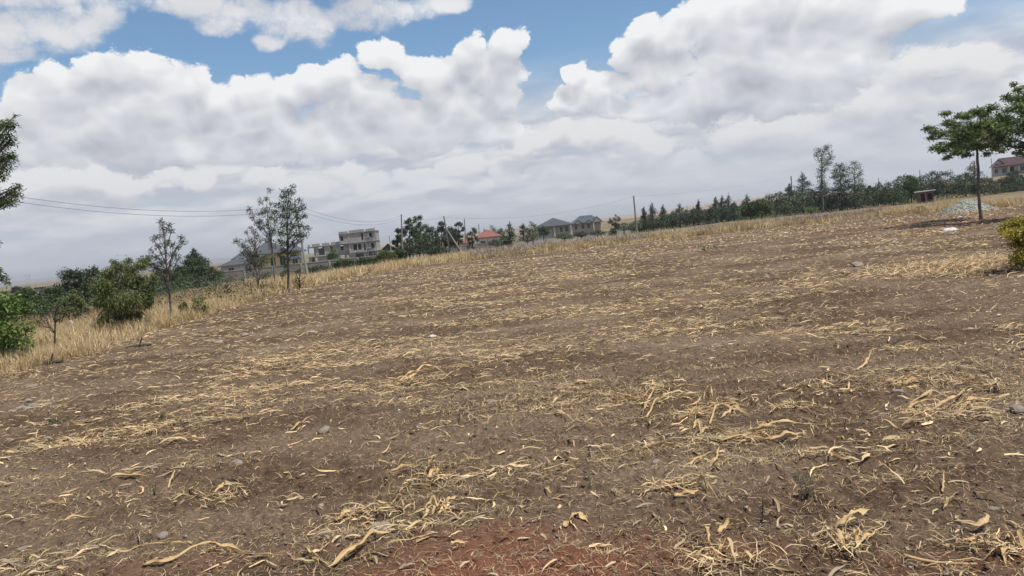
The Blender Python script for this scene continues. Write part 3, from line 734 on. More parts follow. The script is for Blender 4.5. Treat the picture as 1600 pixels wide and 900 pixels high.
tree('tree', 'tall leafy tree standing tight against the pale power pole', 'tree', 44,
     [(451, 460, .075), (450, 420, .07), (449, 380, .055), (449, 330, .03), (452, 295, .01)],
     [(457, 293, 4, 4), (446, 298, 6, 5), (454, 302, 7, 5), (444, 308, 7, 5), (452, 315, 8, 6), (436, 320, 7, 5), (444, 325, 8, 6), (456, 325, 6, 5), (468, 314, 5, 4), (462, 330, 7, 5), (472, 325, 5, 5), (476, 338, 4, 4), (440, 338, 8, 6), (452, 338, 8, 7), (466, 340, 6, 5), (445, 352, 9, 7), (458, 352, 8, 7), (470, 352, 6, 5),
      (480, 357, 5, 4), (440, 365, 7, 6), (452, 366, 9, 7), (464, 368, 8, 5), (475, 368, 6, 5), (446, 380, 8, 6), (458, 380, 7, 5), (436, 376, 6, 5), (430, 332, 4, 4), (470, 376, 5, 3), (442, 392, 6, 4), (459, 394, 6, 4), (451, 404, 7, 4), (436, 398, 4, 3), (464, 402, 4, 3), (447, 416, 5, 3), (441, 430, 4, 3)],
     5400, (.12, .052), 'leaf_dark', deep=.9, limb=.35, start=.3, shell=.5, twigs=3, puff=1.25)
for u, v, ht, d, lab in [(355, 470, 28, 44, 'spindly sapling in the dry grass left of the paired trees'), (383, 476, 14, 42, 'short dry sapling stump beside the sparse tree'), (411, 461, 20, 43, 'small leaning bare stem right of the sparse tree'), (468, 452, 34, 46, 'leafless thin sapling at the foot of the pale pole'), (645, 410, 26, 85, 'thin dark sapling in front of the tree clump')]:
    plant('sapling', lab, 'sapling', d, u, v, ht * .55, ht, 'gum', 120, 'leaf_grey', (.09, .04), limb=.5)
for i, (u, v, wd, ht, mm, lab) in enumerate([
        (500, 428, 46, 13, 'leaf_grey', 'grey green thicket bush below the left end of the unfinished building'), (540, 418, 44, 13, 'leaf_mid', 'green thicket bush below the middle of the unfinished building'),
        (575, 415, 40, 13, 'leaf_dark', 'dark thicket bush below the tower of the unfinished building'), (604, 409, 34, 18, 'leaf_olive', 'olive thicket bush right of the unfinished building'),
        (455, 436, 40, 14, 'leaf_grey', 'low grey bush in front of the boundary wall near the pole'), (520, 404, 18, 14, 'leaf_bright', 'banana like green plant in front of the unfinished building'),
        (360, 448, 36, 12, 'leaf_grey', 'dull low bush at the left foot of the boundary wall'), (625, 404, 22, 16, 'leaf_mid', 'green bush at the foot of the second power pole')]):
    plant('bush', lab, 'bush', 84 if i not in (5,) else 150, u, v, wd, ht, 'bush', 1500, mm, (.2, .10))
# ---- middle
for i, (u, v, wd, ht, kind, mm, d, lab) in enumerate([
        (622, 400, 16, 42, 'gum', 'leaf_dark', 112, 'narrow dark tree hugging the second power pole'),
        (640, 397, 22, 56, 'gum', 'leaf_dark', 118, 'ragged open topped tree just right of the second power pole'),
        (656, 396, 26, 58, 'gum', 'leaf_dark', 120, 'tallest ragged tree of the clump right of the second pole'),
        (672, 394, 22, 46, 'bush', 'leaf_dark', 122, 'rounder dark tree between the ragged ones and the slanting pole'),
        (690, 388, 18, 42, 'gum', 'leaf_grey', 124, 'thin tree directly behind the slanting power pole'),
        (703, 384, 18, 34, 'bush', 'leaf_dark', 126, 'dark low tree right behind the strutted pole'),
        (716, 384, 16, 36, 'gum', 'leaf_grey', 130, 'slim two tufted tree left of the red roof'),
        (652, 396, 44, 30, 'bush', 'leaf_dark', 116, 'dark undergrowth bush under the ragged tree clump')]):
    plant('tree' if i < 7 else 'bush', lab, 'tree' if i < 7 else 'bush', d, u, v, wd * 1.25, ht, kind, 2200, mm, (.24, .14), shell=.6)
plant('bush', 'dark round bush left of the strutted power pole', 'bush', 92, 686, 402, 34, 19, 'bush', 1500, 'leaf_greyblue', (.2, .09))
plant('tree', 'small dark tree in the grass in front of the red roof', 'tree', 100, 738, 394, 19, 38, 'gum', 1100, 'leaf_dark', (.2, .10), shell=.6)
plant('tree', 'dark pointed tree at the right end of the red roof', 'tree', 112, 796, 385, 22, 38, 'conifer', 1300, 'leaf_dark', (.22, .12))
for u, v, wd, ht, kind, mm, lab in [(757, 378, 10, 20, 'conifer', 'leaf_conifer', 'small conifer peeping over the red roof'), (771, 376, 18, 22, 'bush', 'leaf_grey', 'pale green tree behind the red roof'), (782, 374, 12, 18, 'bush', 'leaf_mid', 'small green tree behind the right slope of the red roof'),
                          (818, 372, 16, 22, 'gum', 'leaf_grey', 'thin grey tree left of the round tree by the grey roofed house'), (833, 370, 22, 22, 'bush', 'leaf_dark', 'round dark tree beside the grey roofed house'), (850, 366, 16, 12, 'bush', 'leaf_mid', 'low green shrub in front of the grey roofed house')]:
    plant('tree', lab, 'tree', 168 if v > 371 else 150, u, v, wd, ht, kind, 800, mm, (.26, .14))
plant('tree', 'small tree over a clipped shrub right of the gabled house', 'tree', 122, 961, 362, 19, 27, 'gum', 800, 'leaf_grey', (.22, .11), shell=.6)
plant('shrub', 'dark narrow shrub below the small tree right of the gabled house', 'shrub', 112, 958, 368, 13, 14, 'bush', 600, 'leaf_dark', (.16, .07))
for u, v, wd, ht, mm, lab in [(824, 376, 30, 10, 'leaf_grey', 'low grey shrub at the left end of the whitish wall'), (882, 372, 30, 9, 'leaf_olive', 'olive shrub in front of the porch of the grey bungalow'), (908, 369, 22, 8, 'leaf_grey', 'low grey shrub between the grey bungalow and the gabled house'), (934, 367, 28, 8, 'leaf_grey', 'dry grey green shrub below the big gable'), (776, 382, 30, 8, 'leaf_grey', 'low grey shrub below the right slope of the red roof')]:
    plant('shrub', lab, 'shrub', 136, u, v, wd, ht, 'bush', 700, mm, (.22, .10))
# ---- conifer row
con = [(1006, 352, 11, 29, 'column', 'dark slim cypress standing first in the conifer row'), (1019, 352, 18, 35, 'column', 'tall pointed cypress second in the conifer row'), (1036, 350, 13, 30, 'conifer', 'thin spired conifer right of the two cypresses'),
       (1051, 347, 18, 17, 'conifer', 'short broad conifer fourth in the row'), (1062, 346, 20, 28, 'conifer', 'wide many tipped conifer in the middle of the row'), (1072, 343, 12, 15, 'conifer', 'low narrow conifer after the wide one'), (1084, 342, 16, 17, 'conifer', 'pointed conifer before the gap in the row'),
       (1091, 340, 10, 27, 'conifer', 'slight conifer with a bare tip before the gap'), (1108, 338, 14, 12, 'conifer', 'small low conifer at the gap in the row'), (1118, 337, 14, 29, 'conifer', 'slim conifer just after the gap'), (1128, 336, 17, 30, 'conifer', 'full dark conifer after the gap with doubled tip'),
       (1138, 336, 20, 33, 'conifer', 'highest conifer of the second clump in the row'), (1147, 334, 15, 19, 'conifer', 'middling conifer of the second clump'), (1166, 332, 17, 28, 'conifer', 'last large conifer before the dark hedge'), (1181, 330, 16, 13, 'conifer', 'low conifer touching the dark hedge')]
for u, v, wd, ht, kind, lab in con:
    plant('conifer', lab, 'conifer', 150 + random.uniform(-4, 6), u, v, wd, ht, kind, 1100, 'leaf_conifer', (.26, .13), group='conifers in the row beyond the grass')
low = ['dark low bush at the start of the conifer row', 'low bush under the two cypresses', 'low bush under the spired conifer', 'low bush under the broad conifer', 'low bush under the wide many tipped conifer', 'low bush at the gap of the conifer row', 'low bush under the second conifer clump', 'low bush under the highest conifer']
for i, lab in enumerate(low):
    u = 1000 + i * 21
    plant('bush', lab, 'bush', 143, u, 445 - .105 * u + 16 + (3 if i < 3 else 0), 38, 17 + (i % 3) * 2, 'bush', 1100, 'leaf_greyblue' if i % 2 else 'leaf_dark', (.24, .12), group='low bushes under the conifers')
plant('bush', 'round dark bush behind the lone pole at the start of the conifers', 'bush', 150, 975, 358, 26, 10, 'bush', 500, 'leaf_dark', (.24, .12))
# ---- long dark hedge
hedge = [(1173, 333, 26, 18, 'leaf_mid', 'pale green shrub ending the dark hedge towards the conifers'), (1190, 332, 34, 26, 'leaf_mid', 'second shrub of the dark hedge, mid green'), (1212, 330, 40, 31, 'leaf_dark', 'dark hedge shrub below the leaning pole'),
         (1234, 329, 38, 33, 'leaf_dark', 'dark hedge shrub below the two conifers'), (1256, 328, 40, 34, 'leaf_dark', 'hedge shrub in front of the red roof sliver'), (1278, 326, 34, 32, 'leaf_conifer', 'very dark hedge shrub at the foot of the tall slim tree'),
         (1300, 324, 40, 32, 'leaf_conifer', 'very dark hedge shrub right of the tall slim tree'), (1324, 321, 42, 33, 'leaf_conifer', 'very dark hedge shrub under the pair of open trees'), (1348, 318, 40, 30, 'leaf_dark', 'hedge shrub below the grey block with a tank'),
         (1372, 316, 40, 30, 'leaf_dark', 'hedge shrub below the thin pole'), (1396, 314, 44, 34, 'leaf_dark', 'hedge shrub left of the small shed'), (1418, 309, 40, 36, 'leaf_mid', 'green hedge tree left of and behind the shed'), (1424, 300, 22, 30, 'leaf_mid', 'bushy tree rising behind the hedge near the shed'),
         (1452, 300, 44, 34, 'leaf_conifer', 'dark hedge tree directly behind the shed'), (1480, 302, 54, 34, 'leaf_conifer', 'broad dark hedge tree right of the shed'), (1510, 300, 44, 30, 'leaf_dark', 'hedge tree behind the gravel heap'),
         (1538, 298, 40, 20, 'leaf_grey', 'low grey green bush below the maroon roofed house'), (1566, 297, 36, 20, 'leaf_dark', 'dark bush below the porch of the maroon roofed house'), (1584, 290, 30, 26, 'leaf_dark', 'dark bush hiding the porch of the maroon roofed house'), (1596, 294, 36, 16, 'leaf_grey', 'low bush at the right end of the hedge')]
for u, v, wd, ht, mm, lab in hedge:
    plant('bush', lab, 'bush', 128 + random.uniform(-5, 8), u, v + 2, wd * 1.12, ht * 1.05, 'bush', 2100, mm, (.25, .13), group='shrubs of the long dark hedge')
plant('bush', 'small rounded green shrub at the front foot of the dark hedge', 'bush', 118, 1268, 330, 22, 8, 'bush', 400, 'leaf_bright', (.2, .1))
plant('conifer', 'broad dark conifer rising behind the hedge by the short pole', 'conifer', 150, 1254, 306, 28, 36, 'conifer', 1500, 'leaf_conifer', (.26, .14))
plant('conifer', 'small dark conifer left of the short pole behind the hedge', 'conifer', 150, 1233, 306, 12, 20, 'conifer', 600, 'leaf_conifer', (.26, .14))
plant('conifer', 'blue grey conifer behind the flat topped field tree', 'conifer', 150, 1522, 285, 30, 34, 'conifer', 1300, 'leaf_greyblue', (.26, .13))
tree('tree', 'tall slim wind bent tree towering over the dark hedge', 'tree', 124,
     [(1286, 328, .16), (1285, 300, .14), (1284, 270, .10), (1284, 245, .05), (1292, 228, .015)],
     [(1292, 229, 5, 4), (1291, 235, 6, 4), (1279, 236, 5, 4), (1276, 243, 5, 4), (1285, 240, 5, 4), (1296, 240, 4, 4), (1288, 248, 6, 4), (1281, 250, 5, 3), (1298, 248, 5, 3), (1294, 255, 6, 4), (1286, 258, 5, 4), (1283, 266, 6, 4), (1290, 264, 4, 3), (1282, 274, 6, 5), (1285, 283, 6, 5), (1282, 292, 7, 5), (1287, 290, 6, 6), (1279, 300, 8, 5), (1291, 298, 5, 5), (1300, 246, 3, 2)],
     3000, (.25, .11), 'leaf_grey', deep=.9, limb=.35, start=.35, shell=.5, puff=1.4, twigs=3)
tree('tree', 'open crowned tree, denser of the pair right of the tall slim tree', 'tree', 126,
     [(1316, 324, .14), (1315, 300, .12), (1313, 278, .07), (1312, 262, .02)],
     [(1312, 260, 7, 4), (1305, 268, 5, 4), (1318, 266, 6, 4), (1310, 273, 7, 4), (1303, 277, 4, 3), (1320, 275, 5, 4), (1312, 281, 6, 4), (1306, 286, 4, 3), (1316, 289, 6, 4), (1322, 284, 4, 3), (1314, 296, 6, 4)], 2600, (.25, .11), 'leaf_dark', deep=.9, limb=.35, start=.4, shell=.5, puff=1.4, twigs=3)
tree('tree', 'airy see through tree, right one of the pair above the hedge', 'tree', 127,
     [(1336, 320, .13), (1336, 298, .10), (1335, 275, .06), (1335, 256, .015)],
     [(1335, 255, 5, 3), (1328, 262, 5, 3), (1340, 262, 5, 4), (1331, 270, 6, 3), (1342, 272, 5, 3), (1336, 278, 6, 4), (1327, 282, 5, 4), (1345, 281, 4, 3), (1346, 268, 2, 2), (1333, 290, 8, 5), (1342, 290, 7, 5), (1326, 293, 6, 4), (1347, 288, 3, 2)], 2200, (.24, .10), 'leaf_grey', deep=.9, limb=.35, start=.4, shell=.5, puff=1.5, twigs=3)
# ---- right foreground
tree('tree', 'flat topped green tree with one straight trunk at the far right of the field', 'tree', 44,
     [(1533, 343, .10), (1529, 300, .085), (1527, 250, .075), (1526, 215, .05), (1528, 180, .015)],
     [(1450, 200, 9, 5), (1460, 206, 9, 5), (1470, 210, 9, 5), (1456, 214, 9, 4), (1478, 184, 8, 4), (1486, 190, 9, 5), (1482, 198, 10, 5), (1495, 196, 10, 6), (1500, 184, 10, 5), (1510, 188, 10, 6), (1520, 172, 7, 5), (1526, 180, 11, 6), (1538, 178, 11, 6), (1550, 176, 10, 6), (1562, 178, 8, 6),
      (1490, 210, 12, 5), (1508, 204, 14, 7), (1524, 198, 14, 8), (1540, 196, 14, 8), (1556, 192, 12, 8), (1545, 212, 14, 6), (1528, 214, 14, 6), (1560, 208, 10, 7), (1462, 232, 10, 5), (1474, 236, 11, 5), (1488, 228, 13, 5), (1504, 224, 14, 6), (1520, 230, 14, 6), (1536, 232, 12, 6), (1480, 244, 9, 4), (1496, 240, 10, 4),
      (1510, 242, 10, 4), (1542, 240, 8, 4), (1556, 230, 10, 4), (1566, 234, 7, 4), (1470, 222, 8, 4), (1532, 204, 30, 15), (1512, 214, 24, 12), (1500, 230, 18, 7), (1545, 188, 20, 12), (1556, 220, 16, 11), (1490, 200, 14, 6), (1566, 186, 12, 9), (1568, 200, 12, 9), (1566, 216, 12, 8)],
     21000, (.16, .075), 'leaf_tree', 'bark', up=.7, deep=1.0, limb=.5, start=.6, twigs=3, shell=.6, rise=.35)
tree('tree', 'larger green tree leaning in from beyond the right edge', 'tree', 40,
     [(1690, 356, .16), (1675, 300, .14), (1650, 250, .12), (1640, 200, .08), (1638, 150, .02)],
     [(1583, 134, 6, 4), (1592, 140, 10, 6), (1572, 154, 8, 5), (1582, 152, 12, 7), (1598, 156, 14, 9), (1576, 168, 11, 6), (1590, 172, 14, 8), (1605, 176, 16, 10), (1574, 182, 9, 6), (1586, 190, 14, 8), (1602, 196, 16, 10), (1578, 204, 11, 7), (1594, 210, 14, 8), (1580, 218, 12, 6), (1598, 224, 14, 6), (1575, 228, 9, 5),
      (1620, 150, 20, 14), (1640, 170, 26, 20), (1625, 200, 22, 16), (1660, 200, 30, 24), (1680, 160, 30, 22), (1650, 130, 26, 14), (1700, 200, 30, 24), (1590, 238, 8, 4), (1612, 232, 16, 8), (1598, 242, 8, 4)],
     17000, (.16, .08), 'leaf_tree', 'bark_dark', up=.9, deep=.8, limb=.5, start=.5, twigs=3, shell=.6, rise=.4)
tree('bush', 'yellow green leafy bush cut by the right picture edge', 'bush', 17.8,
     [(1612, 425, .03), (1608, 400, .025), (1604, 370, .012)],
     [(1572, 352, 10, 6), (1585, 350, 13, 8), (1600, 346, 16, 8), (1580, 364, 14, 8), (1598, 362, 18, 10), (1592, 380, 16, 10), (1610, 376, 20, 14), (1600, 396, 18, 12), (1620, 360, 20, 16), (1590, 410, 11, 10), (1606, 414, 14, 10), (1630, 390, 22, 26), (1566, 360, 6, 5)],
     9000, (.066, .034), 'leaf_yellow', 'bark_dark', puff=1.12, up=.8, deep=.9, twigs=5, limb=.6)

# ---- low undergrowth filling in below the hedges, nobody could count it
def undergrowth(label, n, u0, u1, d0, d1, h0, L, Wd, m, seed, thr=.42, sc=5.0):
    u = U(u0, u1, n); d = d0 + (d1 - d0) * rng.random(n); t0 = np.array([(ray(q, 445 - .105 * q).x / ray(q, 445 - .105 * q).y) for q in np.linspace(u0, u1, 40)])
    x = np.interp(u, np.linspace(u0, u1, 40), t0) * d; f = fbm(x / sc, d / sc, seed, 3); k = rng.random(n) < sstep(thr - .06, thr + .10, f); x, d, f = x[k], d[k], f[k]; n = len(x)
    z = height(x, d) + h0 * rng.random(n) ** .8 * (.35 + 1.3 * np.clip(f - .35, 0, 1) * 2)
    V, Q = leaf_cloud(np.stack([x, d, z], -1), np.full(n, .2), np.full(n, .2), np.full(n, .1), n, L, Wd, .5)
    o = ob('undergrowth', np_mesh('undergrowth', V, Q), M[m]); tag(o, label, 'undergrowth', kind='stuff')
undergrowth('dull green low undergrowth behind the bushes at the left', 16000, -120, 420, 36, 82, 1.0, .16, .08, 'leaf_grey', 131, .40)
undergrowth('dark green low undergrowth behind the bushes at the left', 14000, -120, 345, 44, 84, 1.4, .16, .09, 'leaf_dark', 133, .38)
undergrowth('dark undergrowth filling the foot of the long hedge', 24000, 1150, 1680, 124, 142, 2.5, .25, .14, 'leaf_dark', 135, .30, 9)
undergrowth('dark undergrowth under the row of conifers', 12000, 985, 1190, 142, 156, 2.6, .26, .14, 'leaf_conifer', 137, .30, 9)

# ================================================================== buildings, walls, poles
def brickmat(name, c1, c2, mortar, bw, bh, gap=.012):
    m = bpy.data.materials.new(name); m.use_nodes = True; m.node_tree.nodes.clear(); t = NT(m.node_tree)
    co = t.n.new('ShaderNodeTexCoord').outputs['Object']; x, y, z = t.sep(co)
    b = t.n.new('ShaderNodeTexBrick'); t.put(b.inputs['Vector'], t.comb(t.math('ADD', x, t.math('MULTIPLY', y, .97)), z, 0))
    b.inputs['Scale'].default_value = 1; b.inputs['Brick Width'].default_value = bw; b.inputs['Row Height'].default_value = bh; b.inputs['Mortar Size'].default_value = gap
    t.put(b.inputs['Color1'], c1); t.put(b.inputs['Color2'], c2); t.put(b.inputs['Mortar'], mortar); b.inputs['Bias'].default_value = 0
    c_ = t.mix(t.math('MULTIPLY', t.rng(t.noise(co, .9, 5, .65), .4, .7), .55), b.outputs[0], tuple(q * .55 for q in c1))
    p = t.n.new('ShaderNodeBsdfPrincipled'); t.put(p.inputs['Base Color'], c_); p.inputs['Roughness'].default_value = .92; p.inputs['Specular IOR Level'].default_value = .15
    bp = t.n.new('ShaderNodeBump'); bp.inputs['Distance'].default_value = .02; t.put(bp.inputs['Height'], t.math('SUBTRACT', 1.0, b.outputs['Fac'])); t.l.new(bp.outputs[0], p.inputs['Normal'])
    o = t.n.new('ShaderNodeOutputMaterial'); t.l.new(p.outputs[0], o.inputs[0]); return m
M['block'] = brickmat('block_work', (.31, .305, .29), (.40, .39, .37), (.25, .24, .22), .42, .21)
M['concrete'] = mat('raw_concrete', (.30, .295, .28), (.40, .39, .37), .8, bump=.01, c3=(.21, .20, .185))
M['stone_wall'] = brickmat('stone_blocks', (.20, .18, .16), (.29, .265, .235), (.33, .31, .28), .40, .20, .02)
M['pale_wall'] = mat('pale_wall', (.36, .345, .315), (.46, .445, .41), .6)
M['yellow_wall'] = mat('yellow_wall', (.50, .41, .19), (.58, .48, .25), .8)
M['cream'] = mat('cream_paint', (.62, .58, .46), (.70, .66, .54), 1.2)
M['white_wall'] = mat('white_wall', (.48, .465, .44), (.58, .565, .54), .9)
M['pink_wall'] = mat('pink_wall', (.40, .30, .27), (.52, .40, .36), .9)
M['roof_grey'] = mat('roof_grey', (.060, .064, .072), (.095, .10, .11), .9, .7, stretch=(1, 1, 3))
M['roof_blue'] = mat('roof_blue', (.058, .072, .085), (.09, .108, .122), .9, .6)
M['roof_dark'] = mat('roof_dark', (.035, .034, .037), (.06, .056, .06), .9, .7)
M['roof_red'] = mat('roof_red', (.20, .078, .064), (.26, .11, .092), .9, .7)
M['roof_maroon'] = mat('roof_maroon', (.052, .029, .030), (.085, .048, .048), .9, .6)
M['blue_sheet'] = mat('blue_sheet', (.05, .085, .14), (.08, .12, .18), 1.2, .5)
M['glass'] = mat('window_glass', (.02, .022, .026), (.04, .045, .05), 1.0, .12, spec=.6)
M['frame'] = mat('window_frame', (.30, .28, .26), (.40, .38, .35), 2.0)
M['plastic_black'] = mat('black_plastic', (.015, .015, .018), (.03, .03, .034), 2.0, .4)
M['pole_grey'] = mat('weathered_pole', (.17, .15, .13), (.27, .245, .215), 1.5, stretch=(1, 1, .2))
M['pole_green'] = mat('treated_pole', (.22, .24, .20), (.32, .34, .29), 1.2, stretch=(1, 1, .2))
M['steel'] = mat('galvanised_steel', (.22, .23, .24), (.34, .35, .36), 2.0, .5)
M['wire'] = mat('wire_dark', (.05, .05, .055), (.08, .08, .085), 1.0, .6)
M['porcelain'] = mat('insulator_brown', (.06, .035, .025), (.10, .06, .04), 4.0, .3)
M['brick_red'] = mat('fired_brick', (.095, .06, .047), (.16, .10, .08), 5.0, island=.2)
M['corrugated'] = mat('rusty_sheet', (.34, .32, .30), (.46, .43, .40), 1.5, .6, c3=(.25, .15, .10))

def frame_at(name, label, cat, u, d, turn=0.0, group=None, sink=0.0):
    p = at(u, d); p.z -= sink
    return thing(name, label, cat, p, -math.atan2(p.x, p.y) + turn, group), d / F, p
def hip(mb, x0, x1, y0, y1, z0, z1, inset=None, over=.45, drop=.18):
    x0 -= over; x1 += over; y0 -= over; y1 += over
    k = min((y1 - y0) / 2, (x1 - x0) / 2 - .2) if inset is None else inset
    ym = (y0 + y1) / 2
    vs = [(x0, y0, z0), (x1, y0, z0), (x1, y1, z0), (x0, y1, z0), (x0 + k, ym, z1), (x1 - k, ym, z1)]
    vs += [(a, b, c_ - drop) for a, b, c_ in vs[:4]]
    mb.add(vs, [(0, 1, 5, 4), (1, 2, 5), (2, 3, 4, 5), (3, 0, 4), (0, 6, 7, 1), (1, 7, 8, 2), (2, 8, 9, 3), (3, 9, 6, 0), (6, 9, 8, 7)])
def gable(mb, x0, x1, y0, y1, z0, z1, th=.16, over=.35):
    """roof with its ridge along y (gable towards the viewer)"""
    xm = (x0 + x1) / 2; x0 -= over; x1 += over; y0 -= over
    for a, b in ((x0, xm), (x1, xm)):
        vs = [(a, y0, z0), (b, y0, z1), (b, y1, z1), (a, y1, z0)]; vs = vs + [(p, q, r_ - th) for p, q, r_ in vs]
        mb.add(vs, [(0, 1, 2, 3), (4, 7, 6, 5), (0, 4, 5, 1), (1, 5, 6, 2), (2, 6, 7, 3), (3, 7, 4, 0)])
def window(root, x0, x1, z0, z1, y, bars=1):
    f = MB(); k = .07
    f.box(x0, x1, y - .03, y + .07, z0, z0 + k); f.box(x0, x1, y - .03, y + .07, z1 - k, z1)
    f.box(x0, x0 + k, y - .03, y + .07, z0 + k, z1 - k); f.box(x1 - k, x1, y - .03, y + .07, z0 + k, z1 - k)
    for i in range(bars):
        xm = x0 + (x1 - x0) * (i + 1) / (bars + 1); f.box(xm - .03, xm + .03, y - .025, y + .065, z0 + k, z1 - k)
    w_ = f.build('window', M['frame'], root)
    g = MB(); g.box(x0 + k, x1 - k, y + .015, y + .03, z0 + k, z1 - k); g.build('pane', M['glass'], w_)

def simple_house(root, x0, x1, depth, ze, wins, wall, holes=(), th=.25):
    mb = MB(); hs = [(a, b, c_, e) for a, b, c_, e in wins] + list(holes)
    mb.wall(x0, x1, 0, ze, 0, th, hs); mb.box(x0, x1, depth - th, depth, 0, ze); mb.box(x0, x0 + th, th, depth - th, 0, ze); mb.box(x1 - th, x1, th, depth - th, 0, ze)
    mb.box(x0 + th, x1 - th, th, depth - th, ze - .12, ze - .02)
    mb.build('wall', M[wall], root)
    for a, b, c_, e in wins: window(root, a, b, c_, e, .06)

# ---- unfinished three storey block building
root, sc, p = frame_at('unfinished_building', 'unfinished grey concrete block building with a three storey tower and bare openings', 'building', 484, 260, R(-13))
h = 3.4
wl = MB(); holes = [(.35, 2.5, 3.6, 6.3), (3.6, 5.6, 3.6, 6.3), (7.7, 8.55, 4.5, 6.2), (11.2, 12.2, 4.5, 6.2), (1.0, 3.0, .2, 2.9), (7.4, 8.4, 1, 2.7), (10.8, 12.3, .2, 2.8), (13.0, 13.8, .2, 2.6)]
wl.wall(.2, 14.2, 0, 3.22, 0, .2, holes); wl.wall(.2, 14.2, 3.4, 6.62, 0, .2, holes)
wl.box(.2, 14.2, 8.8, 9, 3.4, 6.0); wl.wall(.2, 9, 3.4, 6.62, 8.5, 8.7, [(.5, 3.2, 3.5, 6.4), (3.8, 5.4, 3.5, 6.4)])
wl.box(.0, .2, 0, 9, 0, 3.22)
th_ = [(11.75, 12.7, 7.7, 9.4), (18.9, 19.5, 7.2, 9.7), (21.6, 22.5, 8.0, 9.5), (15.8, 18.5, 3.6, 6.1), (19.4, 19.95, 3.6, 6.1), (21.8, 22.8, 4.2, 6.0), (16.2, 19.0, .2, 2.8), (19.9, 20.4, .2, 2.6), (20.7, 21.3, .2, 2.6)]
wl.wall(14.6, 20.2, 0, 3.22, -1.2, -1.0, th_); wl.wall(14.6, 20.2, 3.4, 6.62, -1.2, -1.0, th_); wl.wall(11.5, 20.2, 6.8, 10.0, -1.2, -1.0, th_)
wl.wall(20.6, 23.6, 3.4, 6.62, -.6, -.4, th_); wl.wall(20.6, 23.6, 6.8, 10.0, -.6, -.4, th_)
wl.box(23.4, 23.6, -.4, 9, 3.4, 6.62); wl.box(23.4, 23.6, -.4, 9, 6.8, 10.0); wl.box(11.3, 11.5, -1.0, 9, 6.8, 10.0); wl.box(14.2, 23.4, 8.8, 9, 0, 10)
wl.build('wall', M['block'], root)
for x0, x1, y0, z in ((-.3, 14.3, -.5, 3.22), (-.3, 14.3, -.5, 6.62), (14.3, 23.9, -1.7, 3.22), (11.2, 23.9, -1.7, 6.62), (11.2, 23.9, -1.6, 10.0)):
    m_ = MB(); m_.box(x0, x1, y0, 9.2, z, z + .18); m_.build('slab', M['concrete'], root)
for x, y, z0, z1 in ((-.02, -.06, 3.4, 6.62), (2.95, -.06, 0, 6.62), (5.75, -.06, 0, 6.62), (14.35, -1.3, 0, 10), (20.4, -.9, 0, 10), (23.5, -.7, 0, 10), (22.0, -.7, 0, 3.22), (22.9, -.7, 0, 3.22), (17.1, -1.3, 3.4, 6.62)):
    for a, b in ((z0, 3.22), (3.4, 6.62), (6.8, 10.0)):
        if b <= z1 + .01 and a >= z0 - .01:
            m_ = MB(); m_.box(x, x + .3, y, y + .32, a, b); m_.build('column', M['concrete'], root)
for x0, x1, z0, z1, y0 in ((.2, 1.1, 6.8, 7.5, -.4), (1.65, 4.4, 6.8, 7.6, -.4), (5.1, 7.7, 6.8, 7.6, -.4), (8.2, 11.1, 6.8, 7.6, -.4), (11.4, 14.5, 10.18, 10.8, -1.5), (14.9, 20.1, 10.18, 10.95, -1.5), (20.6, 23.8, 10.18, 10.9, -1.5),
                           (14.7, 19.2, 3.4, 4.1, -1.65), (14.7, 20.0, 6.8, 7.3, -1.65)):
    m_ = MB(); m_.box(x0, x1, y0, y0 + .2, z0, z1); m_.build('parapet', M['block'], root)

# ---- yellow house behind the wall
root, sc, p = frame_at('yellow_house', 'yellow walled house under a dark grey hipped roof behind the stone wall', 'house', 428, 120)
simple_house(root, -1.2, 4.6, 8, 3.2, [(-.3, .5, 1.2, 2.6), (1.1, 2.0, 1.0, 2.7), (3.0, 3.9, 1.2, 2.6)], 'yellow_wall')
m_ = MB(); m_.wall(-5.4, -1.2, 0, 2.9, .6, .85, [(-5.0, -4.2, .3, 2.4), (-3.4, -2.2, 1, 2.4)]); m_.box(-5.4, -5.15, .85, 7, 0, 2.9); m_.box(-5.4, -1.2, 6.8, 7, 0, 2.9); m_.build('wall', M['yellow_wall'], root)
window(root, -3.4, -2.2, 1, 2.4, .66)
m_ = MB(); hip(m_, -3.2, 2.6, -.4, 8.4, 3.25, 5.3); m_.build('roof', M['roof_grey'], root)
m_ = MB(); hip(m_, -5.6, -2.4, .3, 7.4, 2.95, 4.2); m_.build('roof', M['roof_grey'], root)
m_ = MB(); hip(m_, 1.9, 4.9, -.2, 7.0, 3.20, 4.35); m_.build('roof', M['roof_grey'], root)
for x in (-5.3, -4.1):
    m_ = MB(); m_.box(x, x + .25, -.2, .05, 0, 2.95); m_.build('column', M['cream'], root)
root, sc, p = frame_at('outhouse', 'low outbuilding with a grey lean roof left of the yellow house', 'house', 372, 112)
simple_house(root, -2.2, 2.4, 4, 1.9, [(-1.2, -.4, .8, 1.6)], 'pale_wall'); m_ = MB(); hip(m_, -2.3, 2.6, 0, 4, 1.95, 2.75); m_.build('roof', M['roof_grey'], root)
root, sc, p = frame_at('shelter', 'faded blue sheet roofed shelter between yellow house and pale pole', 'shelter', 462, 100)
for x in (-.75, .75):
    for y in (0, 2):
        m_ = MB(); m_.box(x - .05, x + .05, y, y + .1, 0, 1.85); m_.build('post', M['pole_grey'], root)
m_ = MB(); m_.add([(-1, -.3, 1.75), (1, -.3, 1.75), (1, 2.4, 2.05), (-1, 2.4, 2.05), (-1, -.3, 1.82), (1, -.3, 1.82), (1, 2.4, 2.12), (-1, 2.4, 2.12)], [(0, 3, 2, 1), (4, 5, 6, 7), (0, 1, 5, 4), (1, 2, 6, 5), (2, 3, 7, 6), (3, 0, 4, 7)]); m_.build('roof', M['blue_sheet'], root)

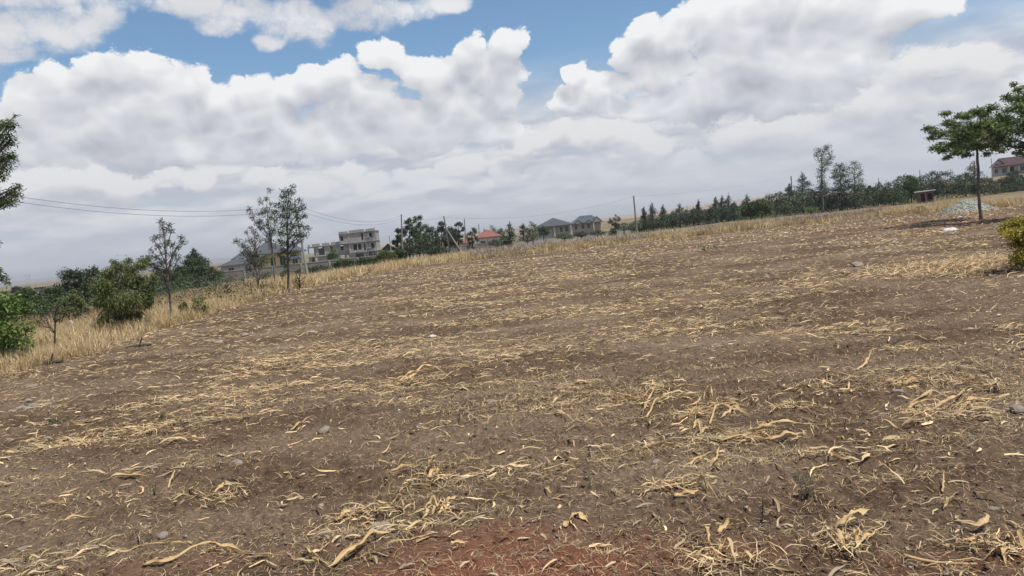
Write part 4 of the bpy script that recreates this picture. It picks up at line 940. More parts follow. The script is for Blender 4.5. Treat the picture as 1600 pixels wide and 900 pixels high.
# ---- boundary walls
def boundary(label, u0, u1, d, z1, m, n, hgt=2.2, cap=True):
    a = at(u0, d); b = at(u1, d); L = b.x - a.x
    root = thing('boundary_wall', label, 'wall', (a.x, a.y, 0))
    for i in range(n):
        m_ = MB(); m_.box(L * i / n + .16, L * (i + 1) / n - .02, 0, .2, z1 - hgt, z1); m_.build('wall_panel', M[m], root)
        m_ = MB(); m_.box(L * i / n - .02, L * i / n + .16, -.06, .26, z1 - hgt, z1 + .05); m_.build('pier', M['concrete'], root)
        if cap: m_ = MB(); m_.box(L * i / n + .17, L * (i + 1) / n - .03, -.04, .24, z1 + .003, z1 + .07); m_.build('coping', M['concrete'], root)
boundary('long grey stone boundary wall in front of the yellow house', 338, 604, 92, .98, 'stone_wall', 6)
boundary('low grey boundary wall in front of the red roofed house', 700, 802, 138, .55, 'stone_wall', 5, 3.0)
boundary('low whitish boundary wall in front of the grey and gabled houses', 806, 1000, 158, .12, 'pale_wall', 8, 2.6)

# ---- dark roofed house right of the unfinished building
root, sc, p = frame_at('dark_roofed_house', 'house with a steep dark gable and greyish wing right of the unfinished building', 'house', 618, 180)
simple_house(root, -3.2, .4, 7, 2.6, [(-1.9, -1.0, .9, 2.1)], 'white_wall')
m_ = MB(); gable(m_, -3.2, .4, 0, 7, 2.5, 4.3); m_.build('roof', M['roof_dark'], root)
m_ = MB(); m_.add([(-3.2, -.0, 2.6), (.4, 0, 2.6), (-1.4, 0, 4.15), (-3.2, .2, 2.6), (.4, .2, 2.6), (-1.4, .2, 4.15)], [(0, 1, 2), (3, 5, 4), (0, 3, 4, 1), (1, 4, 5, 2), (2, 5, 3, 0)]); m_.build('gable_wall', M['roof_dark'], root)
m_ = MB(); m_.wall(.4, 4.6, 0, 2.3, .5, .75, [(1.2, 2.1, .8, 1.9), (3, 3.9, .8, 1.9)]); m_.box(.4, 4.6, 6, 6.2, 0, 2.3); m_.box(4.4, 4.6, .75, 6, 0, 2.3); m_.build('wall', M['white_wall'], root)
window(root, 1.2, 2.1, .8, 1.9, .56); window(root, 3, 3.9, .8, 1.9, .56)
m_ = MB(); hip(m_, .5, 4.6, .5, 6.2, 2.35, 3.3); m_.build('roof', M['roof_blue'], root)
# ---- red roofed house
root, sc, p = frame_at('red_roofed_house', 'house with a salmon red hipped roof sunk behind a low grey wall', 'house', 764, 150)
simple_house(root, -2.4, 2.5, 7, 2.75, [(-1.5, -.5, .9, 2.1), (.8, 1.8, .9, 2.1)], 'white_wall'); m_ = MB(); hip(m_, -2.4, 2.5, 0, 7, 2.8, 4.25); m_.build('roof', M['roof_red'], root)
m_ = MB(); m_.wall(-6.0, -3.4, 0, 2.0, 1, 1.2, [(-5.2, -4.4, .8, 1.6)]); m_.box(-6, -3.4, 4, 4.2, 0, 2); m_.box(-6, -5.8, 1.2, 4, 0, 2); m_.build('wall', M['white_wall'], root); window(root, -5.2, -4.4, .8, 1.6, 1.05)
m_ = MB(); hip(m_, -6.0, -3.4, 1, 4.2, 2.05, 2.95); m_.build('roof', M['roof_red'], root)
# ---- grey hipped house
root, sc, p = frame_at('grey_roofed_house', 'bungalow with a broad grey hipped roof and pale porch column', 'house', 868, 170)
b0 = -p.z
simple_house(root, -3.6, 3.6, 8, 2.45 + b0, [(-2.6, -1.6, 1.0 + b0, 2.1 + b0), (1.2, 1.9, .9 + b0, 2.1 + b0), (2.4, 3.2, .9 + b0, 2.1 + b0)], 'pale_wall')
m_ = MB(); hip(m_, -4, 4, -.6, 8.4, 2.5 + b0, 4.3 + b0); m_.build('roof', M['roof_grey'], root)
for x in (-.1, 3.7):
    m_ = MB(); m_.box(x, x + .28, -.75, -.47, 0, 2.35 + b0); m_.build('column', M['cream'], root)
# ---- gabled house
root, sc, p = frame_at('gabled_house', 'house with a blue grey gabled roof and pinkish walls right of the grey bungalow', 'house', 918, 186)
b0 = -p.z
simple_house(root, -3.6, 3.6, 8, 2.5 + b0, [(-2.9, -2.2, 1.0 + b0, 2.2 + b0), (-1.2, -.5, 1.0 + b0, 2.2 + b0), (.2, .9, 1.0 + b0, 2.2 + b0)], 'pink_wall')
m_ = MB(); hip(m_, -3.6, 3.6, 0, 8, 2.55 + b0, 4.3 + b0, inset=2.6); m_.build('roof', M['roof_blue'], root)
for x0, x1, zz, y0 in ((-2.7, -1.1, 3.35, -.9), (.0, 1.3, 3.2, -.9), (1.7, 3.7, 3.85, -1.4)):
    m_ = MB(); gable(m_, x0, x1, y0, 4, 2.5 + b0, zz + b0, .14, .2); m_.build('roof', M['roof_blue'], root)
    xm = (x0 + x1) / 2; m_ = MB(); zt = zz - .2 + b0
    m_.add([(x0, y0, 2.42 + b0), (x1, y0, 2.42 + b0), (xm, y0, zt), (x0, y0 + .2, 2.42 + b0), (x1, y0 + .2, 2.42 + b0), (xm, y0 + .2, zt)], [(0, 1, 2), (3, 5, 4), (0, 3, 4, 1), (1, 4, 5, 2), (2, 5, 3, 0)]); m_.build('gable_wall', M['cream'], root)
    for x in (x0, x1 - .22) if x1 > 3 else ():
        m_ = MB(); m_.box(x, x + .22, y0 + .01, y0 + .22, 0, 2.41 + b0); m_.build('column', M['cream'], root)
# ---- maroon roofed house at the right
root, sc, p = frame_at('maroon_roofed_house', 'white bungalow with a maroon roof and gable at the right edge', 'house', 1548, 200)
b0 = 3.2 - p.z
simple_house(root, .3, 15, 8, 2.6 + b0, [(.9, 1.7, .9 + b0, 2.0 + b0), (2.6, 3.6, .7 + b0, 2.1 + b0), (6.5, 7.8, .9 + b0, 2.1 + b0), (9.6, 11, .9 + b0, 2.1 + b0)], 'white_wall', holes=[(4.3, 5.2, .1 + b0, 2.2 + b0)])
m_ = MB(); gable(m_, .2, 3.4, -.5, 5, 2.6 + b0, 4.55 + b0, .18, .4); m_.build('roof', M['roof_maroon'], root)
m_ = MB(); m_.add([(.2, -.5, 2.62 + b0), (3.4, -.5, 2.62 + b0), (1.8, -.5, 4.3 + b0), (.2, -.02, 2.62 + b0), (3.4, -.02, 2.62 + b0), (1.8, -.02, 4.3 + b0)], [(0, 1, 2), (3, 5, 4), (0, 3, 4, 1), (1, 4, 5, 2), (2, 5, 3, 0)]); m_.build('gable_wall', M['white_wall'], root)
m_ = MB(); hip(m_, 1.2, 15, -1.6, 8, 2.62 + b0, 4.8 + b0, inset=1.2); m_.build('roof', M['roof_maroon'], root)
for x in (4.0, 6.2, 8.6, 11):
    m_ = MB(); m_.box(x, x + .25, -1.5, -1.25, 0, 2.45 + b0); m_.build('column', M['white_wall'], root)
m_ = MB(); m_.box(3.8, 15, -1.9, -.05, 0, .1 + b0); m_.build('porch_floor', M['concrete'], root)
# ---- small far ones
root, sc, p = frame_at('flat_roofed_block', 'grey flat roofed block behind the hedge, carrying a dark water tank', 'building', 1360, 190)
z0 = 2.2 + 8 * sc - p.z
simple_house(root, -1.5, 1.9, 4, z0, [(-.9, -.3, z0 - 1.3, z0 - .4), (.6, 1.2, z0 - 1.3, z0 - .4)], 'white_wall'); m_ = MB(); m_.box(-1.7, 2.1, -.2, 4.2, z0 + .003, z0 + .25); m_.build('roof', M['concrete'], root)
def tank(name, label, loc, r, hh, leg=0.0):
    t_ = thing(name, label, 'water tank', loc); m_ = MB()
    prof = [(.0, 0), (r * .97, 0), (r, .06 * hh), (r, .28 * hh), (r * .96, .31 * hh), (r, .34 * hh), (r, .58 * hh), (r * .96, .61 * hh), (r, .64 * hh), (r, .82 * hh), (r * .75, .93 * hh), (r * .25, .97 * hh)]
    n = 16; vs = [(a * math.cos(2 * math.pi * j / n), a * math.sin(2 * math.pi * j / n), leg + z) for a, z in prof for j in range(n)]
    fs = [(i * n + j, i * n + (j + 1) % n, (i + 1) * n + (j + 1) % n, (i + 1) * n + j) for i in range(len(prof) - 1) for j in range(n)] + [tuple(range((len(prof) - 1) * n, len(prof) * n))]
    m_.add(vs, fs); m_.build('body', M['plastic_black'], t_)
    m_ = MB(); m_.tube([(0, 0, leg + .965 * hh), (0, 0, leg + 1.03 * hh)], r * .27, 12); m_.build('lid', M['plastic_black'], t_)
    if leg:
        for x, y in ((-1, -1), (-1, 1), (1, -1), (1, 1)):
            m_ = MB(); m_.box(x * r * .75 - .06, x * r * .75 + .06, y * r * .75 - .06, y * r * .75 + .06, -.3, leg - .1); m_.build('leg', M['steel'], t_)
        m_ = MB(); m_.box(-r, r, -r, r, leg - .1, leg - .003); m_.build('platform', M['steel'], t_)
q = root.matrix_basis @ Vector((-.1, 1.5, z0 + .255)); tank('water_tank', 'small dark water tank on the roof of the grey block', q, .42, .62)
p = at(28, 110); tank('water_tank', 'black water tank on a stand above the hedge at the left end', p, .62, 1.0, W3(28, 458, 110).z - p.z)
root, sc, p = frame_at('red_roofed_hut', 'sliver of a red roof showing through above the dark hedge', 'house', 1270, 165)
simple_house(root, -1, 1.3, 3, 2.2 + 3 * sc - p.z, [(-.4, .4, .8, 1.6)], 'white_wall'); m_ = MB(); hip(m_, -1.1, 1.4, 0, 3, 2.2 + 3.1 * sc - p.z, 2.2 + 9 * sc - p.z); m_.build('roof', M['roof_red'], root)
root, sc, p = frame_at('low_shed', 'low dark roofed shed above the hedge right of the black tank', 'shed', 64, 116)
zt = W3(64, 448.5, 116).z - p.z; simple_house(root, -.6, .7, 2, zt - .25, [(-.2, .3, .6, 1.2)], 'pale_wall'); m_ = MB(); m_.box(-.75, .85, -.2, 2.2, zt - .245, zt); m_.build('roof', M['roof_dark'], root)

# ---- little shed by the gravel
root, sc, p = frame_at('field_shed', 'small brick shed with a flat pale sheet roof before the hedge', 'shed', 1446, 112)
m_ = MB(); m_.wall(-1.1, 1.1, 0, 1.62, 0, .15, [(-.55, -.02, 0, 1.4), (.32, .9, .1, 1.4)]); m_.box(-1.1, -.95, .15, 1.6, 0, 1.62); m_.box(.95, 1.1, .15, 1.6, 0, 1.62); m_.box(-1.1, 1.1, 1.6, 1.75, 0, 1.62); m_.build('wall', M['brick_red'], root)
m_ = MB(); m_.box(.02, .14, -.08, -.004, 0, 1.62); m_.build('post', M['pole_grey'], root)
m_ = MB(); m_.add([(-1.4, -.35, 1.64), (1.4, -.35, 1.70), (1.4, 2.1, 1.76), (-1.4, 2.1, 1.70), (-1.4, -.35, 1.74), (1.4, -.35, 1.80), (1.4, 2.1, 1.86), (-1.4, 2.1, 1.80)], [(0, 3, 2, 1), (4, 5, 6, 7), (0, 1, 5, 4), (1, 2, 6, 5), (2, 3, 7, 6), (3, 0, 4, 7)]); m_.build('roof', M['corrugated'], root)

# ---- poles
def pole(label, base, top, d, r=.10, m='pole_grey', strut=None, ins=True, cat='pole'):
    f = at(base[0], d, base[1]); tp = W3(top[0], top[1], d)
    root = thing('power_pole', label, cat, f, group='wooden power poles'); a = Vector((0, 0, -.3)); b = tp - f
    m_ = MB(); m_.tube([a, a.lerp(b, .5), b], [r, r * .86, r * .70], 10); m_.build('post', M[m], root)
    if ins:
        for k in (.0, .35):
            m_ = MB(); c_ = b - Vector((0, 0, .12 + k)); m_.tube([c_, c_ + Vector((0, -r * 1.6, 0)), c_ + Vector((0, -r * 1.8, .10))], [.018, .018, .035], 6); m_.build('insulator', M['porcelain'], root)
    if strut:
        (ua, va), (ub, vb) = strut; g = at(ub, d - 1.0, vb) - f; m_ = MB(); m_.tube([W3(ua, va, d) - f, g + Vector((0, 0, -.2))], [r * .75, r * .9], 8); m_.build('strut', M[m], root)
    return tp
T1 = pole('pale green grey power pole standing among the trees by the yellow house', (482, 437), (461, 318), 60, .11, 'pole_green')
T2 = pole('dark power pole rising from the tree clump right of the unfinished building', (629, 402), (627, 335), 110, .13)
pole('short pale pole leaning beside the dark gabled roof', (613, 396), (608, 368), 150, .10, 'pole_green', ins=False)
T3 = pole('slanting power pole braced by a strut on its right', (704, 397), (693.5, 338), 105, .13, 'pole_grey', ((697, 357), (724.5, 396)))
T4 = pole('short power pole between the strutted pole and the red roof', (728.5, 368), (725.5, 342), 150, .13)
T5 = pole('small far power pole just above the red roof', (749.5, 368), (748, 350), 185, .13)
T6 = pole('lone grey power pole in the grass left of the conifers', (995.5, 368), (990, 306), 102, .13)
T7 = pole('stout pole rising behind the hedge beside small conifers', (1238.5, 302), (1236, 275), 150, .15)
pole('thin pole behind the hedge right of the grey block', (1374.5, 296), (1372.5, 278), 180, .09, ins=False)
pole('thin far pole behind the hedge left of the small shed', (1438, 283), (1437, 266), 190, .11, ins=False)
pole('pole behind the maroon roof near the right edge', (1590, 262), (1588, 233), 225, .16, ins=False)
pole('slim pole at the gable of the maroon roofed house', (1550, 268), (1549, 247), 215, .10, ins=False)
def wire(label, a, b, sag, r=.011, n=24):
    m_ = MB(); a, b = Vector(a), Vector(b)
    m_.tube([a.lerp(b, i / n) - Vector((0, 0, 4 * sag * (i / n) * (1 - i / n))) for i in range(n + 1)], r, 5)
    o = m_.build('power_line', M['wire']); tag(o, label, 'power line', 'overhead power lines')
dz = Vector((0, 0, .12)); dz2 = Vector((0, 0, .47))
A = W3(-360, 225, 36)
wire('upper overhead line from the left edge to the pale pole', A, T1 - dz, 1.55)
wire('lower overhead line from the left edge to the pale pole', A - Vector((0, 0, .30)), T1 - dz2, 1.55)
wire('upper line sagging from the pale pole to the dark pole', T1 - dz, T2 - dz, 1.15)
wire('lower line sagging from the pale pole to the dark pole', T1 - dz2, T2 - dz2, 1.15)
wire('thin line between the dark pole and the strutted pole', T2 - dz, T3 - dz, .5, .007)
wire('long faint line from the strutted pole to the lone pole', T3 - dz, T6 - dz, 1.15, .008)
wire('faint line running right from the lone pole behind the conifers', T6 - dz, T7 - dz, .5, .006)

# ---- far lattice pylon at the left
p = at(45, 900); root = thing('pylon', 'tiny far lattice pylon on the horizon at the left', 'pylon', p); sc = 900 / F; m_ = MB()
H_ = 14 * sc; z0 = 2.2 - p.z
def seg(a, b, r=.16): m_.tube([a, b], r, 4)
for x in (-1, 1):
    seg((x * 1.6 * sc, 0, 0), (x * 1.2 * sc, 0, z0 + H_ * .25)); seg((x * 1.2 * sc, 0, z0 + H_ * .25), (x * 3.2 * sc, 0, z0 + H_ * .72)); seg((x * .2, 0, z0 + H_ * .3), (x * 3.2 * sc, 0, z0 + H_ * .72), .1)
seg((-5.5 * sc, 0, z0 + H_ * .74), (5.5 * sc, 0, z0 + H_ * .74)); seg((-3.2 * sc, 0, z0 + H_ * .9), (3.2 * sc, 0, z0 + H_ * .9), .1)
for x in (-1, 1): seg((x * 5.5 * sc, 0, z0 + H_ * .74), (x * 3.2 * sc, 0, z0 + H_ * .9), .12)
m_.build('lattice', M['steel'], root)

# ================================================================== things lying on the field
def gs(u, v, lift=0.0):
    g = G(u, v); return Vector((g.x, g.y, float(soil_h(g.x, g.y)) + lift))
def catmull(P, n):
    P = [P[0] * 2 - P[1]] + list(P) + [P[-1] * 2 - P[-2]]; out = []; m_ = len(P) - 3
    for i in range(n):
        t_ = i / (n - 1) * m_; k = min(int(t_), m_ - 1); f = t_ - k; a, b, c_, d = P[k:k + 4]
        out.append(.5 * ((2 * b) + (c_ - a) * f + (2 * a - 5 * b + 4 * c_ - d) * f * f + (3 * b - a - 3 * c_ + d) * f ** 3))
    return out
def leaf_mesh(P, width, seed, curl=.8, humps=.03, tip=.15, n=18, hollow=.4):
    """a dried maize leaf along the path P: rolled in, ruffled, twisting"""
    r = np.random.default_rng(seed); C = catmull([Vector(p) for p in P], n); K = 7
    tw = np.cumsum(r.normal(0, .26, n)) + r.uniform(-.5, .5); ph = r.uniform(0, 6)
    V = []
    for i, c_ in enumerate(C):
        s_ = i / (n - 1); t_ = (C[min(i + 1, n - 1)] - C[max(i - 1, 0)]).normalized()
        sd_ = t_.cross(Vector((0, 0, 1))); sd_ = sd_.normalized() if sd_.length > 1e-3 else Vector((1, 0, 0)); nn = sd_.cross(t_)
        a = tw[i]; sd_, nn = sd_ * math.cos(a) + nn * math.sin(a), nn * math.cos(a) - sd_ * math.sin(a)
        prof = .72 * (.35 + .65 * math.sin(math.pi * min(1, s_ * .8 + .16))) * min(1, (1 - s_) / .25 + tip) * (1 + .25 * math.sin(9 * s_ + ph) + .12 * math.sin(31 * s_ + ph))
        hump = humps * abs(math.sin(math.pi * s_ * 2.3 + ph)) * math.sin(math.pi * min(1, s_ * 1.05))
        cl = curl * (1 + .5 * math.sin(5 * s_ + ph * 2))
        for j in range(K):
            q = (j / (K - 1) - .5) * 2; ang = q * cl
            rad = width * .5 * prof * ((1 - .38 * r.random()) if j in (0, K - 1) else 1)
            p_ = c_ + Vector((0, 0, hump)) + sd_ * (math.sin(ang) / max(cl, .2) * rad) + nn * ((1 - math.cos(ang)) / max(cl, .2) * rad * 1.2 + abs(q) * .30 * rad * math.sin(26 * s_ + 3 * q + ph))
            p_ += nn * (.05 * rad * math.cos(q * 9))
            V.append(p_)
    V = np.array(V); ix = np.arange(n * K).reshape(n, K)
    Q = np.stack([ix[:-1, :-1], ix[:-1, 1:], ix[1:, 1:], ix[1:, :-1]], -1).reshape(-1, 4)
    me = np_mesh('leaf', V, Q, True); me.materials.append(M['husk'])
    su = np.repeat(np.linspace(0, 1, n), K); sv = np.tile(np.linspace(0, 1, K), n); fl = Q.ravel()
    me.uv_layers.new(name='UVMap').data.foreach_set('uv', np.stack([su[fl] + seed * 1.7, sv[fl] + seed * .37], -1).astype(np.float32).ravel()); return me
def solid(o, th=.0015):
    md = o.modifiers.new('thickness', 'SOLIDIFY'); md.thickness = th; md.offset = 0; return o
def leaf_px(label, pts, width, seed, lift=.012, curl=.8, humps=.03, name='maize_leaf', group='single dry maize leaves on the soil', **kw):
    P = [gs(u, v, lift + (q[0] if q else 0)) for u, v, *q in pts]; o0 = P[0].copy()
    o = ob(name, leaf_mesh([p - o0 for p in P], width, seed, curl, humps, **kw), M['husk'], loc=o0); solid(o)
    return tag(o, label, 'maize leaf', group)
def maize_plant(label, stalk, leaves, seed, width=.05, r=.010, shreds=5):
    """a fallen maize plant: stalk with its dried leaves; stalk = pixel path, leaves = pixel paths"""
    rd = random.Random(seed); P = [gs(u, v, .018 + (q[0] if q else 0)) for u, v, *q in stalk]; o0 = P[0].copy()
    root = thing('maize_plant', label, 'maize stalk', o0, group='fallen maize plants')
    C = catmull([p - o0 for p in P], 10); m_ = MB()
    rad = [r * (1 - .45 * i / 9) * (1.18 if i % 3 == 0 else 1) for i in range(10)]
    m_.tube(C, rad, 7); m_.build('stalk', M['stalk'], root, True)
    for k, lf in enumerate(leaves):
        Q = [gs(u, v, .015 + (q[0] if q else 0)) - o0 for u, v, *q in lf]
        solid(ob('leaf', leaf_mesh(Q, width * rd.uniform(.75, 1.25), seed * 31 + k, rd.uniform(.6, 1.2), rd.uniform(.01, .045)), M['husk'], root))
    n = shreds * 14
    if n:
        base = np.array([C[rd.randrange(10)] + Vector((rd.gauss(0, .10), rd.gauss(0, .08), rd.uniform(-.005, .025))) for _ in range(n)])
        v, q = ribbons(base, U(0, 6.28, n), U(.06, .26, n), U(.003, .010, n), 7, U(-.1, .5, n), U(-1.5, 1.5, n), U(-2, 2, n), fold=.4, sag=U(.2, .8, n), kink=.3)
        s_ = ob('shreds', np_mesh('shreds', v, q), M['straw'], root); s_['kind'] = 'stuff'

L = leaf_px
L('long narrow dry leaf, upper of the two lying near the bottom edge at the left', [(172, 882), (215, 873, .02), (262, 866, .01), (303, 857, .03)], .055, 1, curl=1.2)
L('broad dry leaf with a flat pale tip, lower of the two at the bottom left', [(224, 893), (270, 887, .01), (318, 872, .04), (352, 864, .03), (390, 872, .0)], .075, 2, curl=.9)
L('curled dry leaf lying above the two long leaves at the left', [(157, 760), (190, 755, .02), (233, 747)], .05, 3)
L('slim dry leaf with a straight tail low at the left', [(83, 829), (112, 818, .01), (150, 810)], .03, 4)
L('short bent dry leaf left of a shredded clump', [(263, 762), (272, 752, .03), (285, 742, .01)], .04, 5)
L('hooked dry leaf standing up beside the grey crumpled plastic', [(478, 873, .04), (492, 886, .02), (517, 896)], .06, 6, curl=1.3)
L('big bright dry leaf running from the bottom edge up to the grey crumpled plastic', [(517, 897), (552, 876, .03), (582, 858, .03), (613, 846, .01)], .085, 7, curl=1.2, humps=.04)
L('straight thin stem of dry leaf right of the grey crumpled plastic', [(557, 880), (610, 869, .02), (673, 855, .02)], .018, 8)
L('tiny pale upright leaf tip in the middle of the field', [(597, 719), (605, 716, .02), (614, 708, .07)], .03, 9, humps=0)
L('stiff slanting dry leaf in the left middle', [(455, 678), (472, 669, .02), (489, 660, .03)], .03, 10)
L('pair of flat dry blades pointing up right of centre bottom', [(750, 803), (775, 792, .02), (801, 780, .03)], .035, 11)
L('pale blunt dry husk lying alone on the reddish soil', [(883, 829), (902, 819, .015), (921, 824)], .10, 12, curl=.75, humps=.006)
L('thin orange dry leaf curving left of the pale blunt husk', [(810, 802), (832, 812, .01), (868, 805, .01)], .04, 13)
L('narrow cylinder of dry leaf lying crosswise right of centre', [(1070, 740), (1094, 728, .02), (1118, 713, .03)], .045, 14, curl=1.6)
L('hooked leaf end leaning beside the crosswise rolled leaf', [(1108, 730), (1120, 726, .03), (1126, 713, .06)], .045, 15)
L('long flat leaf lying level left of the rolled leaf', [(997, 712), (1040, 708, .02), (1078, 706)], .05, 16)
L('whitish frayed husk near the bottom right of centre', [(1125, 848), (1140, 838, .05), (1163, 828, .02)], .07, 17, humps=.02)
L('smooth bent leaf with knob at its left end', [(1300, 727, .03), (1306, 735), (1338, 729, .02)], .045, 18)
L('short straight dry stub lying alone at the right', [(1317, 762, .02), (1331, 770, .01), (1347, 781)], .03, 19, curl=1.6)
L('long tapering leaf pointing left below the big pale clump', [(1343, 662), (1380, 670, .02), (1413, 677)], .04, 20)
L('twisted leaf with a rounded head right of the tapering leaf', [(1494, 673, .03), (1520, 675), (1563, 671, .02)], .05, 21)
L('small orange chip of leaf standing at the far right middle', [(1473, 778), (1475, 771, .03), (1477, 763, .06)], .035, 22, humps=0)
L('bright thin leaf strip at the right below the chip', [(1475, 803), (1483, 799, .02), (1491, 795, .01)], .03, 23)
L('leaf bent like a hook, highest of the bottom right corner', [(1490, 831, .03), (1515, 838, .03), (1537, 838, .04), (1545, 829, .06), (1537, 818, .07)], .055, 24, curl=.9, humps=.02)
L('upright folded leaf showing above the field at the right', [(1340, 583), (1356, 575, .04), (1366, 560, .12)], .06, 25, humps=0)
L('little white leaf curl on dark soil left of the whitish frayed husk', [(851, 772), (860, 778, .02), (867, 775)], .045, 26)
L('reddish rolled leaf stub left of the crosswise rolled leaf', [(1004, 655, .03), (1010, 645, .02), (1024, 617, .05)], .06, 27)
mp = maize_plant
mp('shredded maize clump with dark root left of centre bottom', [(300, 778), (335, 788), (368, 782)], [[(295, 775), (308, 782, .03), (330, 786)], [(335, 780), (352, 772, .04), (372, 770, .01)], [(320, 792), (345, 796, .02), (366, 800)]], 51, .045, shreds=9)
mp('orange shredded maize clump low at the left', [(118, 703), (145, 696), (168, 688)], [[(122, 704), (140, 693, .04), (160, 686, .02)], [(130, 700), (150, 692, .02), (175, 690)]], 52, .045, shreds=5)
mp('pale star shaped maize husk with spread leaf strips', [(700, 806), (690, 802), (680, 806)], [[(688, 803), (672, 812, .03), (660, 821)], [(690, 802), (702, 800, .04), (717, 793, .05)], [(690, 803), (700, 812, .02), (709, 817)], [(688, 804), (680, 800, .05), (664, 806, .02)], [(690, 804), (685, 812, .03), (675, 818)]], 53, .05, shreds=3)
mp('long heap of shredded maize above the grey crumpled plastic', [(523, 818), (570, 808), (620, 806)], [[(525, 820), (545, 812, .03), (575, 806, .02)], [(560, 810), (590, 803, .03), (622, 802, .02)], [(610, 806), (628, 800, .06), (633, 815)], [(540, 824), (560, 820, .02), (590, 818)]], 54, .05, shreds=9)
mp('arched dry maize plant with a bushy tail right of centre', [(997, 778), (1045, 772, .02), (1085, 768, .03)], [[(1040, 773), (1075, 764, .05), (1100, 770, .06), (1120, 787)], [(1075, 768), (1100, 775, .04), (1112, 788)], [(1000, 778), (1040, 770, .03), (1080, 766, .04)], [(1055, 795), (1080, 792, .01), (1100, 788)]], 55, .055, shreds=6)
mp('sprawling maize plant with a forked stem right of the field middle', [(960, 627), (1000, 630), (1020, 617, .03), (1050, 622)], [[(965, 624), (990, 632, .02), (1008, 632)], [(1025, 615), (1060, 618, .03), (1105, 612, .02)], [(1030, 640), (1060, 632, .03), (1100, 618, .03)], [(1010, 655), (1030, 640, .02), (1050, 632)], [(1100, 618), (1110, 616, .06), (1114, 625, .02)]], 56, .06, shreds=12)
mp('wide tangled maize heap right of the forked stem', [(1060, 660), (1100, 650), (1150, 640)], [[(1065, 646), (1090, 640, .04), (1097, 630, .07)], [(1080, 655), (1120, 645, .04), (1160, 632, .02)], [(1060, 664), (1090, 660, .01), (1110, 655)], [(1110, 672), (1120, 655, .05), (1128, 645, .03)], [(1130, 660), (1150, 652, .03), (1176, 665)], [(1085, 640), (1130, 648, .03), (1170, 648)]], 57, .05, shreds=16)
mp('long bright maize plant fanning out to the right below the tangled heap', [(1090, 692), (1150, 690), (1200, 684)], [[(1127, 700), (1180, 690, .04), (1250, 674, .04)], [(1150, 688), (1200, 694, .02), (1265, 688)], [(1090, 686), (1110, 680, .03), (1140, 684)], [(1084, 680), (1094, 676, .06), (1097, 690, .02)], [(1180, 684), (1215, 680, .05), (1287, 672, .03)], [(1200, 697), (1230, 693, .02), (1262, 686, .03)]], 58, .06, shreds=10)
mp('pile of pale maize leaves cut by the bottom edge right of centre', [(1092, 893), (1130, 889), (1170, 896)], [[(1125, 885), (1140, 880, .06), (1152, 896, .02)], [(1088, 894), (1110, 886, .04), (1130, 892)], [(1140, 892), (1165, 890, .02), (1190, 893)], [(1110, 880, .05), (1108, 872, .08), (1105, 868, .1)]], 59, .06, shreds=9)
mp('broken golden maize plant with a square folded base near the bottom right', [(1335, 880, .05), (1325, 864, .03), (1300, 846)], [[(1290, 846), (1310, 860, .05), (1330, 884)], [(1305, 842), (1330, 838, .05), (1361, 826, .06)], [(1335, 872, .06), (1344, 868, .06), (1346, 884)], [(1318, 855), (1340, 862, .02), (1370, 852, .01)]], 60, .075, shreds=7)
mp('whitish maize plant running out of the bottom right corner', [(1500, 857), (1550, 862, .02), (1598, 876)], [[(1502, 857), (1530, 862, .03), (1552, 868)], [(1540, 856), (1575, 862, .04), (1600, 878, .02)], [(1560, 870), (1568, 878, .04), (1572, 889)], [(1580, 855), (1592, 860, .05), (1602, 868)]], 61, .06, shreds=6)
mp('big pale tangled maize clump at the right middle', [(1400, 652), (1470, 645), (1530, 640)], [[(1427, 650), (1480, 640, .05), (1520, 612, .06)], [(1440, 654), (1490, 646, .04), (1570, 633, .03)], [(1405, 650), (1440, 640, .04), (1480, 632, .04)], [(1500, 604), (1530, 612, .05), (1580, 620, .03)], [(1420, 640), (1460, 630, .05), (1500, 638, .02)], [(1500, 648), (1520, 636, .06), (1545, 634, .02)], [(1395, 648), (1420, 655, .02), (1450, 652)]], 62, .05, shreds=18)
mp('shallow maize heap high at the right above the big tangled clump', [(1400, 606), (1450, 600), (1510, 604)], [[(1400, 604), (1440, 598, .05), (1480, 602, .02)], [(1450, 600), (1490, 596, .05), (1540, 602, .03)], [(1270, 603), (1300, 599, .03), (1345, 601)], [(1410, 610), (1440, 606, .03), (1470, 610)]], 63, .055, shreds=14)
mp('yellowish maize heap in the centre of the field', [(610, 610), (655, 600), (700, 596)], [[(600, 612), (630, 604, .06), (665, 604, .02)], [(640, 598), (670, 588, .08), (700, 594, .03)], [(620, 606), (650, 594, .07), (680, 588, .04)], [(690, 602), (720, 590, .05), (760, 582, .02)], [(655, 612), (690, 606, .03), (720, 608)]], 64, .06, shreds=22)
mp('dry crumpled tan husk lying alone left of centre', [(672, 754), (680, 752), (690, 756)], [[(664, 748), (675, 744, .05), (684, 742, .07)], [(672, 758), (682, 748, .06), (694, 757)], [(676, 760), (686, 756, .04), (698, 752, .01)]], 65, .07, shreds=2)
mp('slender maize stalk lying dark along the bottom right', [(1413, 880), (1450, 886, .0), (1485, 890), (1527, 887)], [], 66, .02, .011, shreds=1)
mp('low maize strip heap at the left of the right middle', [(1205, 650), (1230, 645), (1262, 641)], [[(1202, 655), (1235, 643, .03), (1266, 640)], [(1240, 640), (1255, 650, .02), (1272, 655)], [(1245, 648), (1280, 650, .02), (1310, 648)]], 67, .04, shreds=8)
mp('frayed maize clump with weeds beside it in the centre right', [(828, 650), (855, 646), (880, 643)], [[(828, 655), (845, 648, .03), (860, 644, .02)], [(860, 646), (872, 640, .05), (880, 630, .09)], [(850, 660), (880, 662, .02), (900, 672)]], 68, .035, shreds=6)

